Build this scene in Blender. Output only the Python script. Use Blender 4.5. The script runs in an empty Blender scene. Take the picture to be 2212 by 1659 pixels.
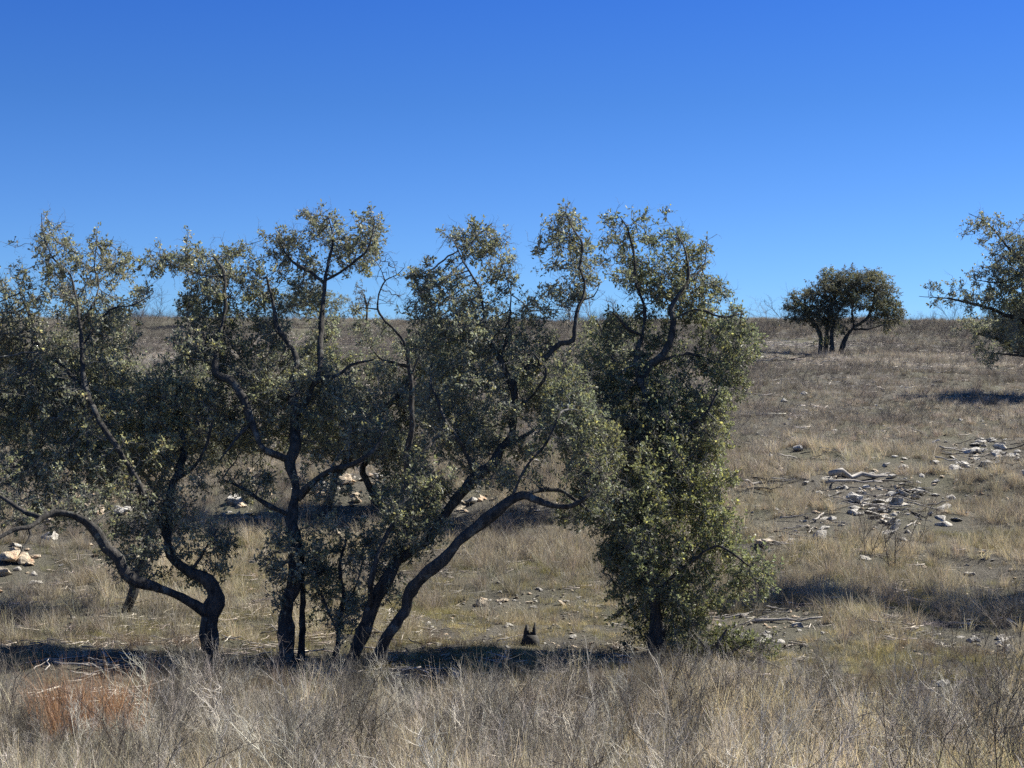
import bpy, math, random
import numpy as np
from mathutils import Vector

random.seed(7)
rng = np.random.default_rng(7)
S = bpy.context.scene
COL = S.collection
PI = math.pi

# ------------------------------------------------------------------ camera
F = 3305.0                       # focal length in units of a 2212 px wide picture
cam_d = bpy.data.cameras.new('camera')
cam = bpy.data.objects.new('camera', cam_d)
COL.objects.link(cam)
cam.location = (0, 0, 0)
cam.rotation_euler = (math.radians(90), 0, 0)
cam_d.sensor_width = 36
cam_d.lens = 36 * F / 2212
cam_d.clip_start = 0.1
cam_d.clip_end = 6000
S.camera = cam

# ------------------------------------------------------------------ light
SUN_AZ = math.radians(60)        # clockwise from the view direction (+Y)
SUN_EL = math.radians(42)
W = bpy.data.worlds.new('World')
S.world = W
W.use_nodes = True
wn, wl = W.node_tree.nodes, W.node_tree.links
bg = wn['Background']
sky = wn.new('ShaderNodeTexSky')
sky.sky_type = 'NISHITA'
sky.sun_disc = False
sky.sun_elevation = SUN_EL
sky.sun_rotation = SUN_AZ
sky.altitude = 400
sky.air_density = 1.0
sky.dust_density = 0.1
sky.ozone_density = 3.0
tint = wn.new('ShaderNodeMix'); tint.data_type = 'RGBA'; tint.blend_type = 'MULTIPLY'
tint.inputs[0].default_value = 1.0
# clear winter air: the sky deepens to a saturated blue with height up to the zenith
tco = wn.new('ShaderNodeTexCoord'); sxyz = wn.new('ShaderNodeSeparateXYZ'); wl.new(tco.outputs['Generated'], sxyz.inputs[0])
srmp = wn.new('ShaderNodeValToRGB'); wl.new(sxyz.outputs['Z'], srmp.inputs[0])
SR = [(0.0, (0.47, 0.74, 1.22)), (0.054, (0.39, 0.67, 1.17)), (0.118, (0.316, 0.568, 1.06)), (0.18, (0.242, 0.496, 0.97)), (0.243, (0.192, 0.45, 1.01)), (0.6, (0.46, 0.68, 1.0))]
while len(srmp.color_ramp.elements) < len(SR): srmp.color_ramp.elements.new(0.5)
for i_, (p_, c_) in enumerate(SR):
    srmp.color_ramp.elements[i_].position = p_; srmp.color_ramp.elements[i_].color = (*c_, 1)
wl.new(srmp.outputs[0], tint.inputs[7])
wl.new(sky.outputs[0], tint.inputs[6])
wl.new(tint.outputs[2], bg.inputs[0])
bg.inputs[1].default_value = 0.12 / 2 ** 1.15

sun_d = bpy.data.lights.new('sun', 'SUN')
sun = bpy.data.objects.new('sun', sun_d)
COL.objects.link(sun)
sun_d.energy = 5.0
sun_d.angle = math.radians(0.53)
sun_d.color = (1.0, 0.95, 0.84)
SUNV = Vector((math.sin(SUN_AZ) * math.cos(SUN_EL), math.cos(SUN_AZ) * math.cos(SUN_EL), math.sin(SUN_EL)))
sun.rotation_euler = SUNV.to_track_quat('Z', 'Y').to_euler()
sun.location = (30, 20, 40)

S.view_settings.view_transform = 'Standard'
S.view_settings.look = 'None'
S.view_settings.exposure = 1.15
S.view_settings.gamma = 1.0
S.view_settings.use_curve_mapping = False
cy = S.cycles
cy.max_bounces = 5
cy.diffuse_bounces = 3
cy.glossy_bounces = 2
cy.transmission_bounces = 3
cy.transparent_max_bounces = 4
cy.caustics_reflective = False
cy.caustics_refractive = False
cy.use_denoising = False

# ------------------------------------------------------------------ noise + terrain
def _hash(ix, iy, s):
    n = (ix.astype(np.int64) * 374761393 + iy.astype(np.int64) * 668265263 + s * 1442695041) & 0xffffffff
    n = ((n ^ (n >> 13)) * 1274126177) & 0xffffffff
    return ((n ^ (n >> 16)) & 0xffff) / 65535.0

def vnoise(x, y, s=0):
    x = np.asarray(x, float); y = np.asarray(y, float)
    ix = np.floor(x); iy = np.floor(y)
    fx = x - ix; fy = y - iy
    fx = fx * fx * (3 - 2 * fx); fy = fy * fy * (3 - 2 * fy)
    ix = ix.astype(np.int64); iy = iy.astype(np.int64)
    a = _hash(ix, iy, s); b = _hash(ix + 1, iy, s)
    c = _hash(ix, iy + 1, s); d = _hash(ix + 1, iy + 1, s)
    return (a * (1 - fx) + b * fx) * (1 - fy) + (c * (1 - fx) + d * fx) * fy

def fbm(x, y, s=0, o=4):
    t = 0; a = 0.5; f = 1.0; w = 0
    for k in range(o):
        t = t + a * vnoise(np.asarray(x) * f + 17.3 * k, np.asarray(y) * f - 9.1 * k, s + k)
        w += a; a *= 0.5; f *= 2.03
    return t / w

PY = [-400, -30, 0, 6, 9, 13, 17, 20, 23, 28, 33, 38, 50, 65, 90, 120, 145, 165, 185, 260, 600, 3000]
PZ = [-6.0, -2.1, -2.1, -2.45, -2.95, -3.5, -3.95, -4.18, -4.3, -4.2, -3.8, -3.2, -1.75, -0.2, 1.25, 2.62, 4.9, 7.1, 7.3, 3.0, -8, -90]

def smooth_profile(y):
    y = np.asarray(y, float)
    k = np.clip(np.abs(y) * 0.07, 0.6, 9)
    t = 0
    for o in (-1, -0.5, 0, 0.5, 1):
        t = t + np.interp(y + o * k, PY, PZ)
    return t / 5

def ground_z(x, y):
    x = np.asarray(x, float); y = np.asarray(y, float)
    z = smooth_profile(y)
    near = np.clip((y - 2) / 20, 0, 1)
    far = np.clip((y - 100) / 60, 0, 1)
    z = z + (fbm(x * 0.05, y * 0.05, 3, 3) - 0.5) * 0.9 * near * (1 + 0.1 * far)
    z = z + (fbm(x * 0.35, y * 0.35, 8, 3) - 0.5) * 0.5 * near
    z = z + (fbm(x * 1.7, y * 1.7, 12, 3) - 0.5) * 0.13
    return z

def P(px, py, d):                 # photograph point (2212 x 1659) at distance d
    return np.array([(px - 1106.0) / F * d, d, (829.5 - py) / F * d])

def ground_hit(px, py):
    ds = np.concatenate([np.arange(5, 60, 0.05), np.arange(60, 300, 0.3)])
    gz = ground_z((px - 1106.0) / F * ds, ds)
    rz = (829.5 - py) / F * ds
    i = int(np.argmax(rz <= gz))
    d = ds[i]
    return np.array([(px - 1106.0) / F * d, d, float(gz[i])])

# ------------------------------------------------------------------ materials
def new_mat(name):
    m = bpy.data.materials.new(name); m.use_nodes = True
    nt = m.node_tree
    return m, nt.nodes, nt.links, nt.nodes['Principled BSDF'], nt.nodes['Material Output']

def ramp(nodes, stops, interp='LINEAR'):
    r = nodes.new('ShaderNodeValToRGB')
    r.color_ramp.interpolation = interp
    e = r.color_ramp.elements
    while len(e) < len(stops): e.new(0.5)
    for i, (p, c) in enumerate(stops):
        e[i].position = p; e[i].color = (*c, 1)
    return r

def noise_node(nodes, links, scale, detail=4, vec=None, rough=0.6):
    n = nodes.new('ShaderNodeTexNoise')
    n.inputs['Scale'].default_value = scale
    n.inputs['Detail'].default_value = detail
    n.inputs['Roughness'].default_value = rough
    if vec is not None: links.new(vec, n.inputs['Vector'])
    return n

def mixc(nodes, links, a, b, fac, mode='MIX'):
    m = nodes.new('ShaderNodeMix'); m.data_type = 'RGBA'; m.blend_type = mode
    for sock, v in ((m.inputs[6], a), (m.inputs[7], b)):
        if isinstance(v, tuple): sock.default_value = (*v, 1)
        else: links.new(v, sock)
    if isinstance(fac, (int, float)): m.inputs[0].default_value = fac
    else: links.new(fac, m.inputs[0])
    return m.outputs[2]

def ground_material():
    m, N, L, p, out = new_mat('dry_earth')
    g = N.new('ShaderNodeNewGeometry'); v = g.outputs['Position']
    big = noise_node(N, L, 0.22, 5, v); mid = noise_node(N, L, 1.6, 6, v, 0.7); fine = noise_node(N, L, 14, 6, v, 0.75)
    r1 = ramp(N, [(0.35, (0.045, 0.04, 0.033)), (0.5, (0.10, 0.09, 0.073)), (0.75, (0.19, 0.172, 0.14))])
    L.new(mid.outputs[0], r1.inputs[0])
    r2 = ramp(N, [(0.3, (0.05, 0.046, 0.04)), (0.7, (0.27, 0.25, 0.21))])
    L.new(fine.outputs[0], r2.inputs[0])
    c = mixc(N, L, r1.outputs[0], r2.outputs[0], 0.5)
    st = ramp(N, [(0.42, (0, 0, 0)), (0.62, (1, 1, 1))]); L.new(big.outputs[0], st.inputs[0])
    c = mixc(N, L, c, (0.12, 0.125, 0.07), mixc(N, L, (0, 0, 0), (0.45, 0.45, 0.45), st.outputs[0]))
    vo = N.new('ShaderNodeTexVoronoi'); vo.inputs['Scale'].default_value = 9; L.new(v, vo.inputs['Vector'])
    vr = ramp(N, [(0.10, (1, 1, 1)), (0.2, (0, 0, 0))]); L.new(vo.outputs['Distance'], vr.inputs[0])
    chips = N.new('ShaderNodeMath'); chips.operation = 'MULTIPLY'
    L.new(vr.outputs[0], chips.inputs[0])
    mm = ramp(N, [(0.5, (0, 0, 0)), (0.6, (1, 1, 1))]); L.new(mid.outputs[0], mm.inputs[0]); L.new(mm.outputs[0], chips.inputs[1])
    c = mixc(N, L, c, (0.36, 0.33, 0.28), chips.outputs[0])
    L.new(c, p.inputs['Base Color'])
    p.inputs['Roughness'].default_value = 0.95
    p.inputs['Specular IOR Level'].default_value = 0.15
    b = N.new('ShaderNodeBump'); b.inputs['Strength'].default_value = 1.0; b.inputs['Distance'].default_value = 0.12
    L.new(fine.outputs[0], b.inputs['Height']); L.new(b.outputs[0], p.inputs['Normal'])
    return m

def bark_material(name, dark, light, lichen):
    m, N, L, p, out = new_mat(name)
    g = N.new('ShaderNodeNewGeometry'); v = g.outputs['Position']
    mp = N.new('ShaderNodeMapping'); mp.inputs['Scale'].default_value = (17, 17, 5); L.new(v, mp.inputs[0])
    a = noise_node(N, L, 1.0, 6, mp.outputs[0], 0.7); b2 = noise_node(N, L, 5, 5, v); c2 = noise_node(N, L, 19, 3, v)
    r = ramp(N, [(0.3, dark), (0.68, light)]); L.new(a.outputs[0], r.inputs[0])
    lr = ramp(N, [(0.56, (0, 0, 0)), (0.64, (1, 1, 1))]); L.new(b2.outputs[0], lr.inputs[0])
    lm = N.new('ShaderNodeMath'); lm.operation = 'MULTIPLY'; L.new(lr.outputs[0], lm.inputs[0]); L.new(c2.outputs[0], lm.inputs[1])
    c = mixc(N, L, r.outputs[0], lichen, lm.outputs[0])
    L.new(c, p.inputs['Base Color'])
    p.inputs['Roughness'].default_value = 0.9
    p.inputs['Specular IOR Level'].default_value = 0.2
    bp = N.new('ShaderNodeBump'); bp.inputs['Strength'].default_value = 1.0; bp.inputs['Distance'].default_value = 0.03
    L.new(a.outputs[0], bp.inputs['Height']); L.new(bp.outputs[0], p.inputs['Normal'])
    return m

def tone_material(name, rough=0.6, trans=0.2, spec=0.3, tcol=(1, 1, 1)):
    """colour = instancer attribute 'tone' times mesh attribute 'shade' (each leaf or blade its own)"""
    m, N, L, p, out = new_mat(name)
    t = N.new('ShaderNodeAttribute'); t.attribute_type = 'INSTANCER'; t.attribute_name = 'tone'
    s = N.new('ShaderNodeAttribute'); s.attribute_type = 'GEOMETRY'; s.attribute_name = 'shade'
    c = mixc(N, L, t.outputs['Color'], s.outputs['Color'], 1.0, 'MULTIPLY')
    L.new(c, p.inputs['Base Color'])
    p.inputs['Roughness'].default_value = rough
    p.inputs['Specular IOR Level'].default_value = spec
    if trans > 0:
        tr = N.new('ShaderNodeBsdfTranslucent')
        L.new(mixc(N, L, c, tcol, 1.0, 'MULTIPLY'), tr.inputs['Color'])
        mx = N.new('ShaderNodeMixShader'); mx.inputs[0].default_value = trans
        L.new(p.outputs[0], mx.inputs[1]); L.new(tr.outputs[0], mx.inputs[2]); L.new(mx.outputs[0], out.inputs[0])
    return m

def stone_material(name='limestone', cols=((0.38, 0.33, 0.26), (0.66, 0.57, 0.44), (0.72, 0.56, 0.40), (0.58, 0.31, 0.18))):
    m, N, L, p, out = new_mat(name)
    tc = N.new('ShaderNodeTexCoord'); oi = N.new('ShaderNodeObjectInfo')
    ad = N.new('ShaderNodeVectorMath'); ad.operation = 'ADD'
    L.new(tc.outputs['Object'], ad.inputs[0]); L.new(oi.outputs['Random'], ad.inputs[1])
    a = noise_node(N, L, 2.2, 6, ad.outputs[0], 0.65); b2 = noise_node(N, L, 9, 6, ad.outputs[0], 0.7)
    r = ramp(N, list(zip((0.32, 0.46, 0.58, 0.72), cols)))
    L.new(a.outputs[0], r.inputs[0])
    r2 = ramp(N, [(0.3, (0.45, 0.43, 0.4)), (0.6, (1, 1, 1))]); L.new(b2.outputs[0], r2.inputs[0])
    c = mixc(N, L, r.outputs[0], r2.outputs[0], 1.0, 'MULTIPLY')
    L.new(c, p.inputs['Base Color']); p.inputs['Roughness'].default_value = 0.9
    p.inputs['Specular IOR Level'].default_value = 0.2
    bp = N.new('ShaderNodeBump'); bp.inputs['Strength'].default_value = 0.8; bp.inputs['Distance'].default_value = 0.08
    L.new(b2.outputs[0], bp.inputs['Height']); L.new(bp.outputs[0], p.inputs['Normal'])
    return m

def wood_material(name, dark, light):
    m, N, L, p, out = new_mat(name)
    tc = N.new('ShaderNodeTexCoord'); oi = N.new('ShaderNodeObjectInfo')
    mp = N.new('ShaderNodeMapping'); mp.inputs['Scale'].default_value = (4, 40, 40); L.new(tc.outputs['Object'], mp.inputs[0])
    L.new(oi.outputs['Random'], mp.inputs['Location'])
    a = noise_node(N, L, 1, 5, mp.outputs[0], 0.7)
    r = ramp(N, [(0.3, dark), (0.65, light)]); L.new(a.outputs[0], r.inputs[0])
    L.new(r.outputs[0], p.inputs['Base Color']); p.inputs['Roughness'].default_value = 0.85
    bp = N.new('ShaderNodeBump'); bp.inputs['Strength'].default_value = 0.6; bp.inputs['Distance'].default_value = 0.02
    L.new(a.outputs[0], bp.inputs['Height']); L.new(bp.outputs[0], p.inputs['Normal'])
    return m

M_GROUND = ground_material()
M_BARK = bark_material('oak_bark', (0.010, 0.0095, 0.009), (0.095, 0.088, 0.08), (0.2, 0.21, 0.19))
M_TWIG = bark_material('oak_twig_bark', (0.06, 0.057, 0.053), (0.24, 0.23, 0.21), (0.42, 0.43, 0.39))
M_DEADBARK = bark_material('bare_limb_bark', (0.02, 0.018, 0.016), (0.09, 0.08, 0.07), (0.2, 0.2, 0.18))
M_LEAF = tone_material('oak_leaf', 0.52, 0.42, 0.55, (1.22, 1.24, 0.95))
M_GRASS = tone_material('dry_grass_blade', 0.7, 0.3, 0.25, (1.1, 1.0, 0.8))
M_STEM = tone_material('dry_stem', 0.75, 0.0, 0.25)
M_STONE = stone_material()
M_STONE_GREY = stone_material('grey_limestone', ((0.26, 0.245, 0.225), (0.56, 0.53, 0.48), (0.70, 0.67, 0.60), (0.70, 0.61, 0.47)))
M_WOOD = wood_material('bleached_wood', (0.13, 0.115, 0.1), (0.50, 0.46, 0.41))
M_DARKWOOD = wood_material('dark_wood', (0.012, 0.011, 0.011), (0.06, 0.055, 0.05))  # near-black wood for the stump and the dark sticks

# ------------------------------------------------------------------ object helpers
def link_mesh(name, verts, faces, mats, parent=None, smooth=True, mat_idx=None, shade=None):
    me = bpy.data.meshes.new(name)
    verts = np.asarray(verts, dtype=np.float32)
    if isinstance(faces, np.ndarray):
        k = faces.shape[1]; n = faces.shape[0]
        me.vertices.add(len(verts)); me.vertices.foreach_set('co', verts.ravel())
        me.loops.add(n * k); me.loops.foreach_set('vertex_index', faces.ravel().astype(np.int32))
        me.polygons.add(n)
        me.polygons.foreach_set('loop_start', np.arange(0, n * k, k, dtype=np.int32))
        me.polygons.foreach_set('loop_total', np.full(n, k, dtype=np.int32))
        me.update(calc_edges=True)
    else:
        me.from_pydata([tuple(v) for v in verts], [], faces); me.update()
    for mt in (mats if isinstance(mats, (list, tuple)) else [mats]): me.materials.append(mt)
    if mat_idx is not None: me.polygons.foreach_set('material_index', np.asarray(mat_idx, np.int32))
    if smooth: me.polygons.foreach_set('use_smooth', np.ones(len(me.polygons), bool))
    if shade is not None:
        at = me.attributes.new('shade', 'FLOAT_COLOR', 'POINT')
        sh = np.ones((len(verts), 4), np.float32); sh[:, :3] = shade
        at.data.foreach_set('color', sh.ravel())
    o = bpy.data.objects.new(name, me)
    if parent != 'none': COL.objects.link(o)
    if parent is not None and parent != 'none': o.parent = parent
    return o

def tag(o, label=None, cat=None, group=None, kind=None):
    if label: o['label'] = label
    if cat: o['category'] = cat
    if group: o['group'] = group
    if kind: o['kind'] = kind
    return o

def thing(name, loc, label, cat, group=None):
    o = bpy.data.objects.new(name, None); COL.objects.link(o)
    o.empty_display_size = 0.3
    o.location = [float(c) for c in loc]
    return tag(o, label, cat, group)

class Geo:
    """collects tubes and strips with per-vertex shade and a material slot"""
    def __init__(s): s.v = []; s.f = []; s.m = []; s.c = []; s.n = 0
    def add(s, v, f, col=(1, 1, 1), mi=0):
        v = np.asarray(v, float); s.v.append(v)
        s.f += [tuple(int(a) + s.n for a in q) for q in f]
        s.m += [mi] * len(f); s.c.append(np.tile(np.asarray(col, float), (len(v), 1))); s.n += len(v)
    def tube(s, pts, rad, sides=6, col=(1, 1, 1), mi=0, wob=0.0, cap=True):
        pts = np.asarray(pts, float); n = len(pts)
        tg = np.gradient(pts, axis=0); tg /= np.linalg.norm(tg, axis=1)[:, None] + 1e-9
        ref = np.array([0.3, 1, 0.1]) if abs(tg[0][1]) < 0.8 else np.array([1, 0, 0.2])
        a = np.cross(tg[0], ref); a /= np.linalg.norm(a)
        rings = []
        ph = rng.uniform(0, 6, 3)
        for i in range(n):
            a = a - tg[i] * np.dot(a, tg[i]); a /= np.linalg.norm(a) + 1e-9
            b = np.cross(tg[i], a)
            th = np.arange(sides) / sides * 2 * PI
            r = rad[i] * (1 + wob * (np.sin(th * 2 + ph[0] + i * 0.23) + 0.6 * np.sin(th * 3 + ph[1] - i * 0.31) + 0.7 * rng.uniform(-1, 1, sides)))
            rings.append(pts[i] + np.outer(np.cos(th) * r, a) + np.outer(np.sin(th) * r, b))
        v = np.concatenate(rings); f = []
        for i in range(n - 1):
            for k in range(sides):
                k2 = (k + 1) % sides
                f.append((i * sides + k, i * sides + k2, (i + 1) * sides + k2, (i + 1) * sides + k))
        if cap:
            f.append(tuple(range(sides))[::-1]); f.append(tuple(range((n - 1) * sides, n * sides)))
        s.add(v, f, col, mi)
    def blade(s, pts, w, side, col, mi=0):
        pts = np.asarray(pts, float); n = len(pts)
        ws = np.linspace(1, 0.12, n)[:, None] * w * 0.5
        v = np.concatenate([pts - side * ws, pts + side * ws])
        s.add(v, [(i, i + 1, n + i + 1, n + i) for i in range(n - 1)], col, mi)
    def build(s, name, mats, parent=None, smooth=True, off=None):
        v = np.concatenate(s.v)
        if off is not None: v = v - off
        return link_mesh(name, v, s.f, mats, parent, smooth, s.m, np.concatenate(s.c))

def catmull(pts, rad, step):
    pts = np.asarray(pts, float); rad = np.asarray(rad, float)
    P0 = np.vstack([2 * pts[0] - pts[1], pts, 2 * pts[-1] - pts[-2]])
    op, orr = [], []
    for i in range(1, len(P0) - 2):
        seg = np.linalg.norm(P0[i + 1] - P0[i]); n = max(1, int(round(seg / step)))
        for k in range(n):
            t = k / n
            op.append(0.5 * ((2 * P0[i]) + (-P0[i - 1] + P0[i + 1]) * t + (2 * P0[i - 1] - 5 * P0[i] + 4 * P0[i + 1] - P0[i + 2]) * t * t
                             + (-P0[i - 1] + 3 * P0[i] - 3 * P0[i + 1] + P0[i + 2]) * t ** 3))
            orr.append(rad[i - 1] * (1 - t) + rad[i] * t)
    op.append(pts[-1]); orr.append(rad[-1])
    return np.array(op), np.array(orr)

# ------------------------------------------------------------------ scattering (stuff only)
_groups = {}
def proto_collection(key, objs):
    c = bpy.data.collections.new(key)
    for o in objs: c.objects.link(o)
    ng = bpy.data.node_groups.new('scatter_' + key, 'GeometryNodeTree')
    ng.interface.new_socket('Geometry', in_out='INPUT', socket_type='NodeSocketGeometry')
    ng.interface.new_socket('Geometry', in_out='OUTPUT', socket_type='NodeSocketGeometry')
    N, L = ng.nodes, ng.links
    gi = N.new('NodeGroupInput'); go = N.new('NodeGroupOutput')
    ci = N.new('GeometryNodeCollectionInfo'); ci.inputs['Collection'].default_value = c
    ci.inputs['Separate Children'].default_value = True; ci.inputs['Reset Children'].default_value = True
    ip = N.new('GeometryNodeInstanceOnPoints'); ip.inputs['Pick Instance'].default_value = True
    def named(nm, ty):
        n = N.new('GeometryNodeInputNamedAttribute'); n.data_type = ty; n.inputs['Name'].default_value = nm
        return [o for o in n.outputs if o.enabled and o.name == 'Attribute'][0]
    er = N.new('FunctionNodeEulerToRotation')
    L.new(named('rot', 'FLOAT_VECTOR'), er.inputs[0]); L.new(er.outputs[0], ip.inputs['Rotation'])
    L.new(named('scl', 'FLOAT_VECTOR'), ip.inputs['Scale'])
    L.new(named('idx', 'INT'), ip.inputs['Instance Index'])
    L.new(gi.outputs[0], ip.inputs['Points']); L.new(ci.outputs[0], ip.inputs['Instance'])
    L.new(ip.outputs[0], go.inputs[0])
    _groups[key] = (ng, len(objs))

def scatter(name, key, pts, rot, scl, tone, parent=None, idx=None):
    ng, n = _groups[key]
    pts = np.asarray(pts, np.float32); k = len(pts)
    me = bpy.data.meshes.new(name); me.vertices.add(k); me.vertices.foreach_set('co', pts.ravel())
    scl = np.asarray(scl, np.float32)
    if scl.ndim == 1: scl = np.repeat(scl[:, None], 3, 1)
    if idx is None: idx = rng.integers(0, n, k)
    me.attributes.new('rot', 'FLOAT_VECTOR', 'POINT').data.foreach_set('vector', np.asarray(rot, np.float32).ravel())
    me.attributes.new('scl', 'FLOAT_VECTOR', 'POINT').data.foreach_set('vector', scl.ravel())
    me.attributes.new('idx', 'INT', 'POINT').data.foreach_set('value', np.asarray(idx, np.int32))
    tc = np.ones((k, 4), np.float32); tc[:, :3] = tone
    me.attributes.new('tone', 'FLOAT_COLOR', 'POINT').data.foreach_set('color', tc.ravel())
    o = bpy.data.objects.new(name, me); COL.objects.link(o)
    if parent is not None: o.parent = parent
    md = o.modifiers.new('scatter', 'NODES'); md.node_group = ng
    return o

# ------------------------------------------------------------------ terrain
def build_ground():
    ys = [-60.0]; y = -60.0
    while y < 2800:
        y += 0.16 + max(0.0, abs(y - 16) - 6) * 0.012 if y < 200 else 10 + (y - 200) * 0.08
        ys.append(y)
    ys = np.array(ys)
    u = np.linspace(-1, 1, 301)
    xs = np.sinh(u * 5.3) / math.sinh(5.3) * 1500
    X, Y = np.meshgrid(xs, ys)
    Z = ground_z(X, Y)
    v = np.stack([X.ravel(), Y.ravel(), Z.ravel()], 1)
    nx, ny = len(xs), len(ys)
    i = np.arange(ny - 1)[:, None] * nx + np.arange(nx - 1)[None]
    f = np.stack([i, i + 1, i + nx + 1, i + nx], -1).reshape(-1, 4)
    o = link_mesh('ground', v, f, M_GROUND)
    tag(o, 'dry rocky hillside rising to a level ridge', kind='structure')
build_ground()

# ------------------------------------------------------------------ prototypes for leaves, grass, stems
def rand_unit():
    v = rng.normal(size=3); return v / np.linalg.norm(v)

def leaf_cluster(i, leaves, size, length, far=False):
    g = Geo()
    top = np.array([0, 0, length])
    bend = rng.normal(size=3) * 0.18 * length; bend[2] = 0
    stem = [np.zeros(3), top * 0.5 + bend * 0.6, top + bend]
    g.tube(stem, [0.003, 0.0022, 0.001], 3, (0.9, 0.9, 0.9), 1, cap=False)
    subs = []
    for k in range(3):
        t = rng.uniform(0.15, 0.8); b = top * t + bend * t
        d = rand_unit(); d[2] = abs(d[2]) * 0.6 + 0.3; d /= np.linalg.norm(d)
        e = b + d * length * rng.uniform(0.35, 0.7)
        g.tube([b, (b + e) / 2 + rng.normal(size=3) * 0.008, e], [0.002, 0.0015, 0.0008], 3, (0.9, 0.9, 0.9), 1, cap=False)
        subs.append((b, e))
    subs.append((stem[0] + (stem[2] - stem[0]) * 0.3, stem[2]))
    for k in range(leaves):
        b, e = subs[k % len(subs)]
        t = rng.uniform(0.1, 1.05); p = b + (e - b) * t
        d = rand_unit() * 0.9 + (e - b) / np.linalg.norm(e - b) * 0.6; d /= np.linalg.norm(d)
        nrm = rand_unit() * 0.75 + np.array([0, 0, 0.6]); sd = np.cross(d, nrm); sd /= np.linalg.norm(sd) + 1e-9
        up = np.cross(sd, d)
        Lf = size * rng.uniform(0.65, 1.15); w = Lf * rng.uniform(0.2, 0.27); fold = w * rng.uniform(0.1, 0.45); curl = -Lf * rng.uniform(0.0, 0.2)
        vs = [p, p + d * Lf * .35 + sd * w + up * fold, p + d * Lf * .75 + sd * w * .8 + up * (fold + curl * .5), p + d * Lf + up * curl,
              p + d * Lf * .75 - sd * w * .8 + up * (fold + curl * .5), p + d * Lf * .35 - sd * w + up * fold,
              p + d * Lf * .4, p + d * Lf * .75 + up * curl * .4]
        fs = [(0, 1, 6), (1, 2, 7, 6), (2, 3, 7), (0, 6, 5), (6, 7, 4, 5), (7, 3, 4)] if not far else [(0, 1, 2, 3), (0, 3, 4, 5)]
        br = rng.uniform(0.5, 1.3) * (1.9 if rng.random() < 0.16 else 1)
        hue = rng.random()
        col = (br, br, br) if hue < 0.8 else ((br * 1.35, br * 1.2, br * 0.85) if hue < 0.94 else (br * 1.5, br * 1.15, br * 0.95))
        g.add(np.array(vs), fs, col, 0)
    return g.build('leafy_twig_%02d' % i, [M_LEAF, M_TWIG], 'none', smooth=False)

def bare_twig(i, length):
    g = Geo()
    def grow(p, d, l, r, lev):
        pts = [p]; n = 3
        for k in range(n):
            d = d + rng.normal(size=3) * 0.22; d /= np.linalg.norm(d); pts.append(pts[-1] + d * l / n)
        g.tube(pts, np.linspace(r, r * 0.5, n + 1), 3, (1, 1, 1), 0, cap=False)
        if lev > 0:
            for q in pts[1:]:
                if rng.random() < 0.85:
                    e = d + rng.normal(size=3) * 0.8; e /= np.linalg.norm(e); grow(q, e, l * 0.6, r * 0.55, lev - 1)
    grow(np.zeros(3), np.array([0, 0, 1.0]), length, 0.0035, 2)
    return g.build('bare_twig_%02d' % i, [M_TWIG], 'none')

proto_collection('leaves', [leaf_cluster(i, 15, 0.051, 0.17) for i in range(10)])
proto_collection('leaves_far', [leaf_cluster(i + 20, 34, 0.085, 0.4, True) for i in range(6)])
proto_collection('twigs', [bare_twig(i, 0.17) for i in range(6)])

def grass_tuft(i, blades, h, spread, w, lean, green=False):
    g = Geo()
    for k in range(blades):
        a = rng.uniform(0, 2 * PI); r = spread * math.sqrt(rng.random()) * 0.5
        p = np.array([math.cos(a) * r, math.sin(a) * r, -0.03])
        a2 = a + rng.normal() * 0.9; out = np.array([math.cos(a2), math.sin(a2), 0])
        hh = h * rng.uniform(0.45, 1.1); le = lean * rng.uniform(0.1, 1.2)
        pts = [p + out * le * hh * t ** 1.8 + np.array([0, 0, hh * (t - 0.22 * le * t * t)]) for t in (0, 0.35, 0.7, 1.0)]
        pts = [q + rng.normal(size=3) * 0.012 * hh for q in pts]
        a3 = rng.uniform(0, 2 * PI); sd = np.array([math.cos(a3), math.sin(a3), 0])
        b = rng.uniform(0.5, 1.3) * (1.25 if rng.random() < 0.2 else 1)
        g.blade(pts, w * rng.uniform(0.6, 1.3), sd, (b, b * rng.uniform(.95, 1.03), b * rng.uniform(.85, 1.05)))
    return g.build('tuft_%02d' % i, [M_GRASS], 'none', smooth=False)

def forb(i, h, stems, lev=3, r0=0.0028, wide=0.35):
    g = Geo()
    def grow(p, d, l, r, lv):
        n = 4; pts = [p]
        for k in range(n):
            d = d + rng.normal(size=3) * 0.13 + np.array([0, 0, 0.06]); d /= np.linalg.norm(d); pts.append(pts[-1] + d * l / n)
        b = rng.uniform(0.7, 1.25)
        g.tube(pts, np.linspace(r, r * 0.45, n + 1), 3, (b, b, b), 0, cap=False)
        if lv > 0:
            for q in pts[1:]:
                for _ in range(2 if lv > 1 else 1):
                    if rng.random() < 0.72:
                        e = d + rng.normal(size=3) * 0.55; e[2] += 0.1; e /= np.linalg.norm(e)
                        grow(q, e, l * rng.uniform(0.35, 0.6), r * 0.55, lv - 1)
    for s in range(stems):
        a = rng.uniform(0, 2 * PI); d = np.array([math.cos(a) * wide, math.sin(a) * wide, 1.0]); d /= np.linalg.norm(d)
        grow(np.array([math.cos(a) * .03, math.sin(a) * .03, -0.04]), d, h * rng.uniform(0.55, 0.85), r0, lev)
    return g

def forb_proto(i, *a, **k): return forb(i, *a, **k).build('forb_%02d' % i, [M_STEM], 'none')

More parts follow.
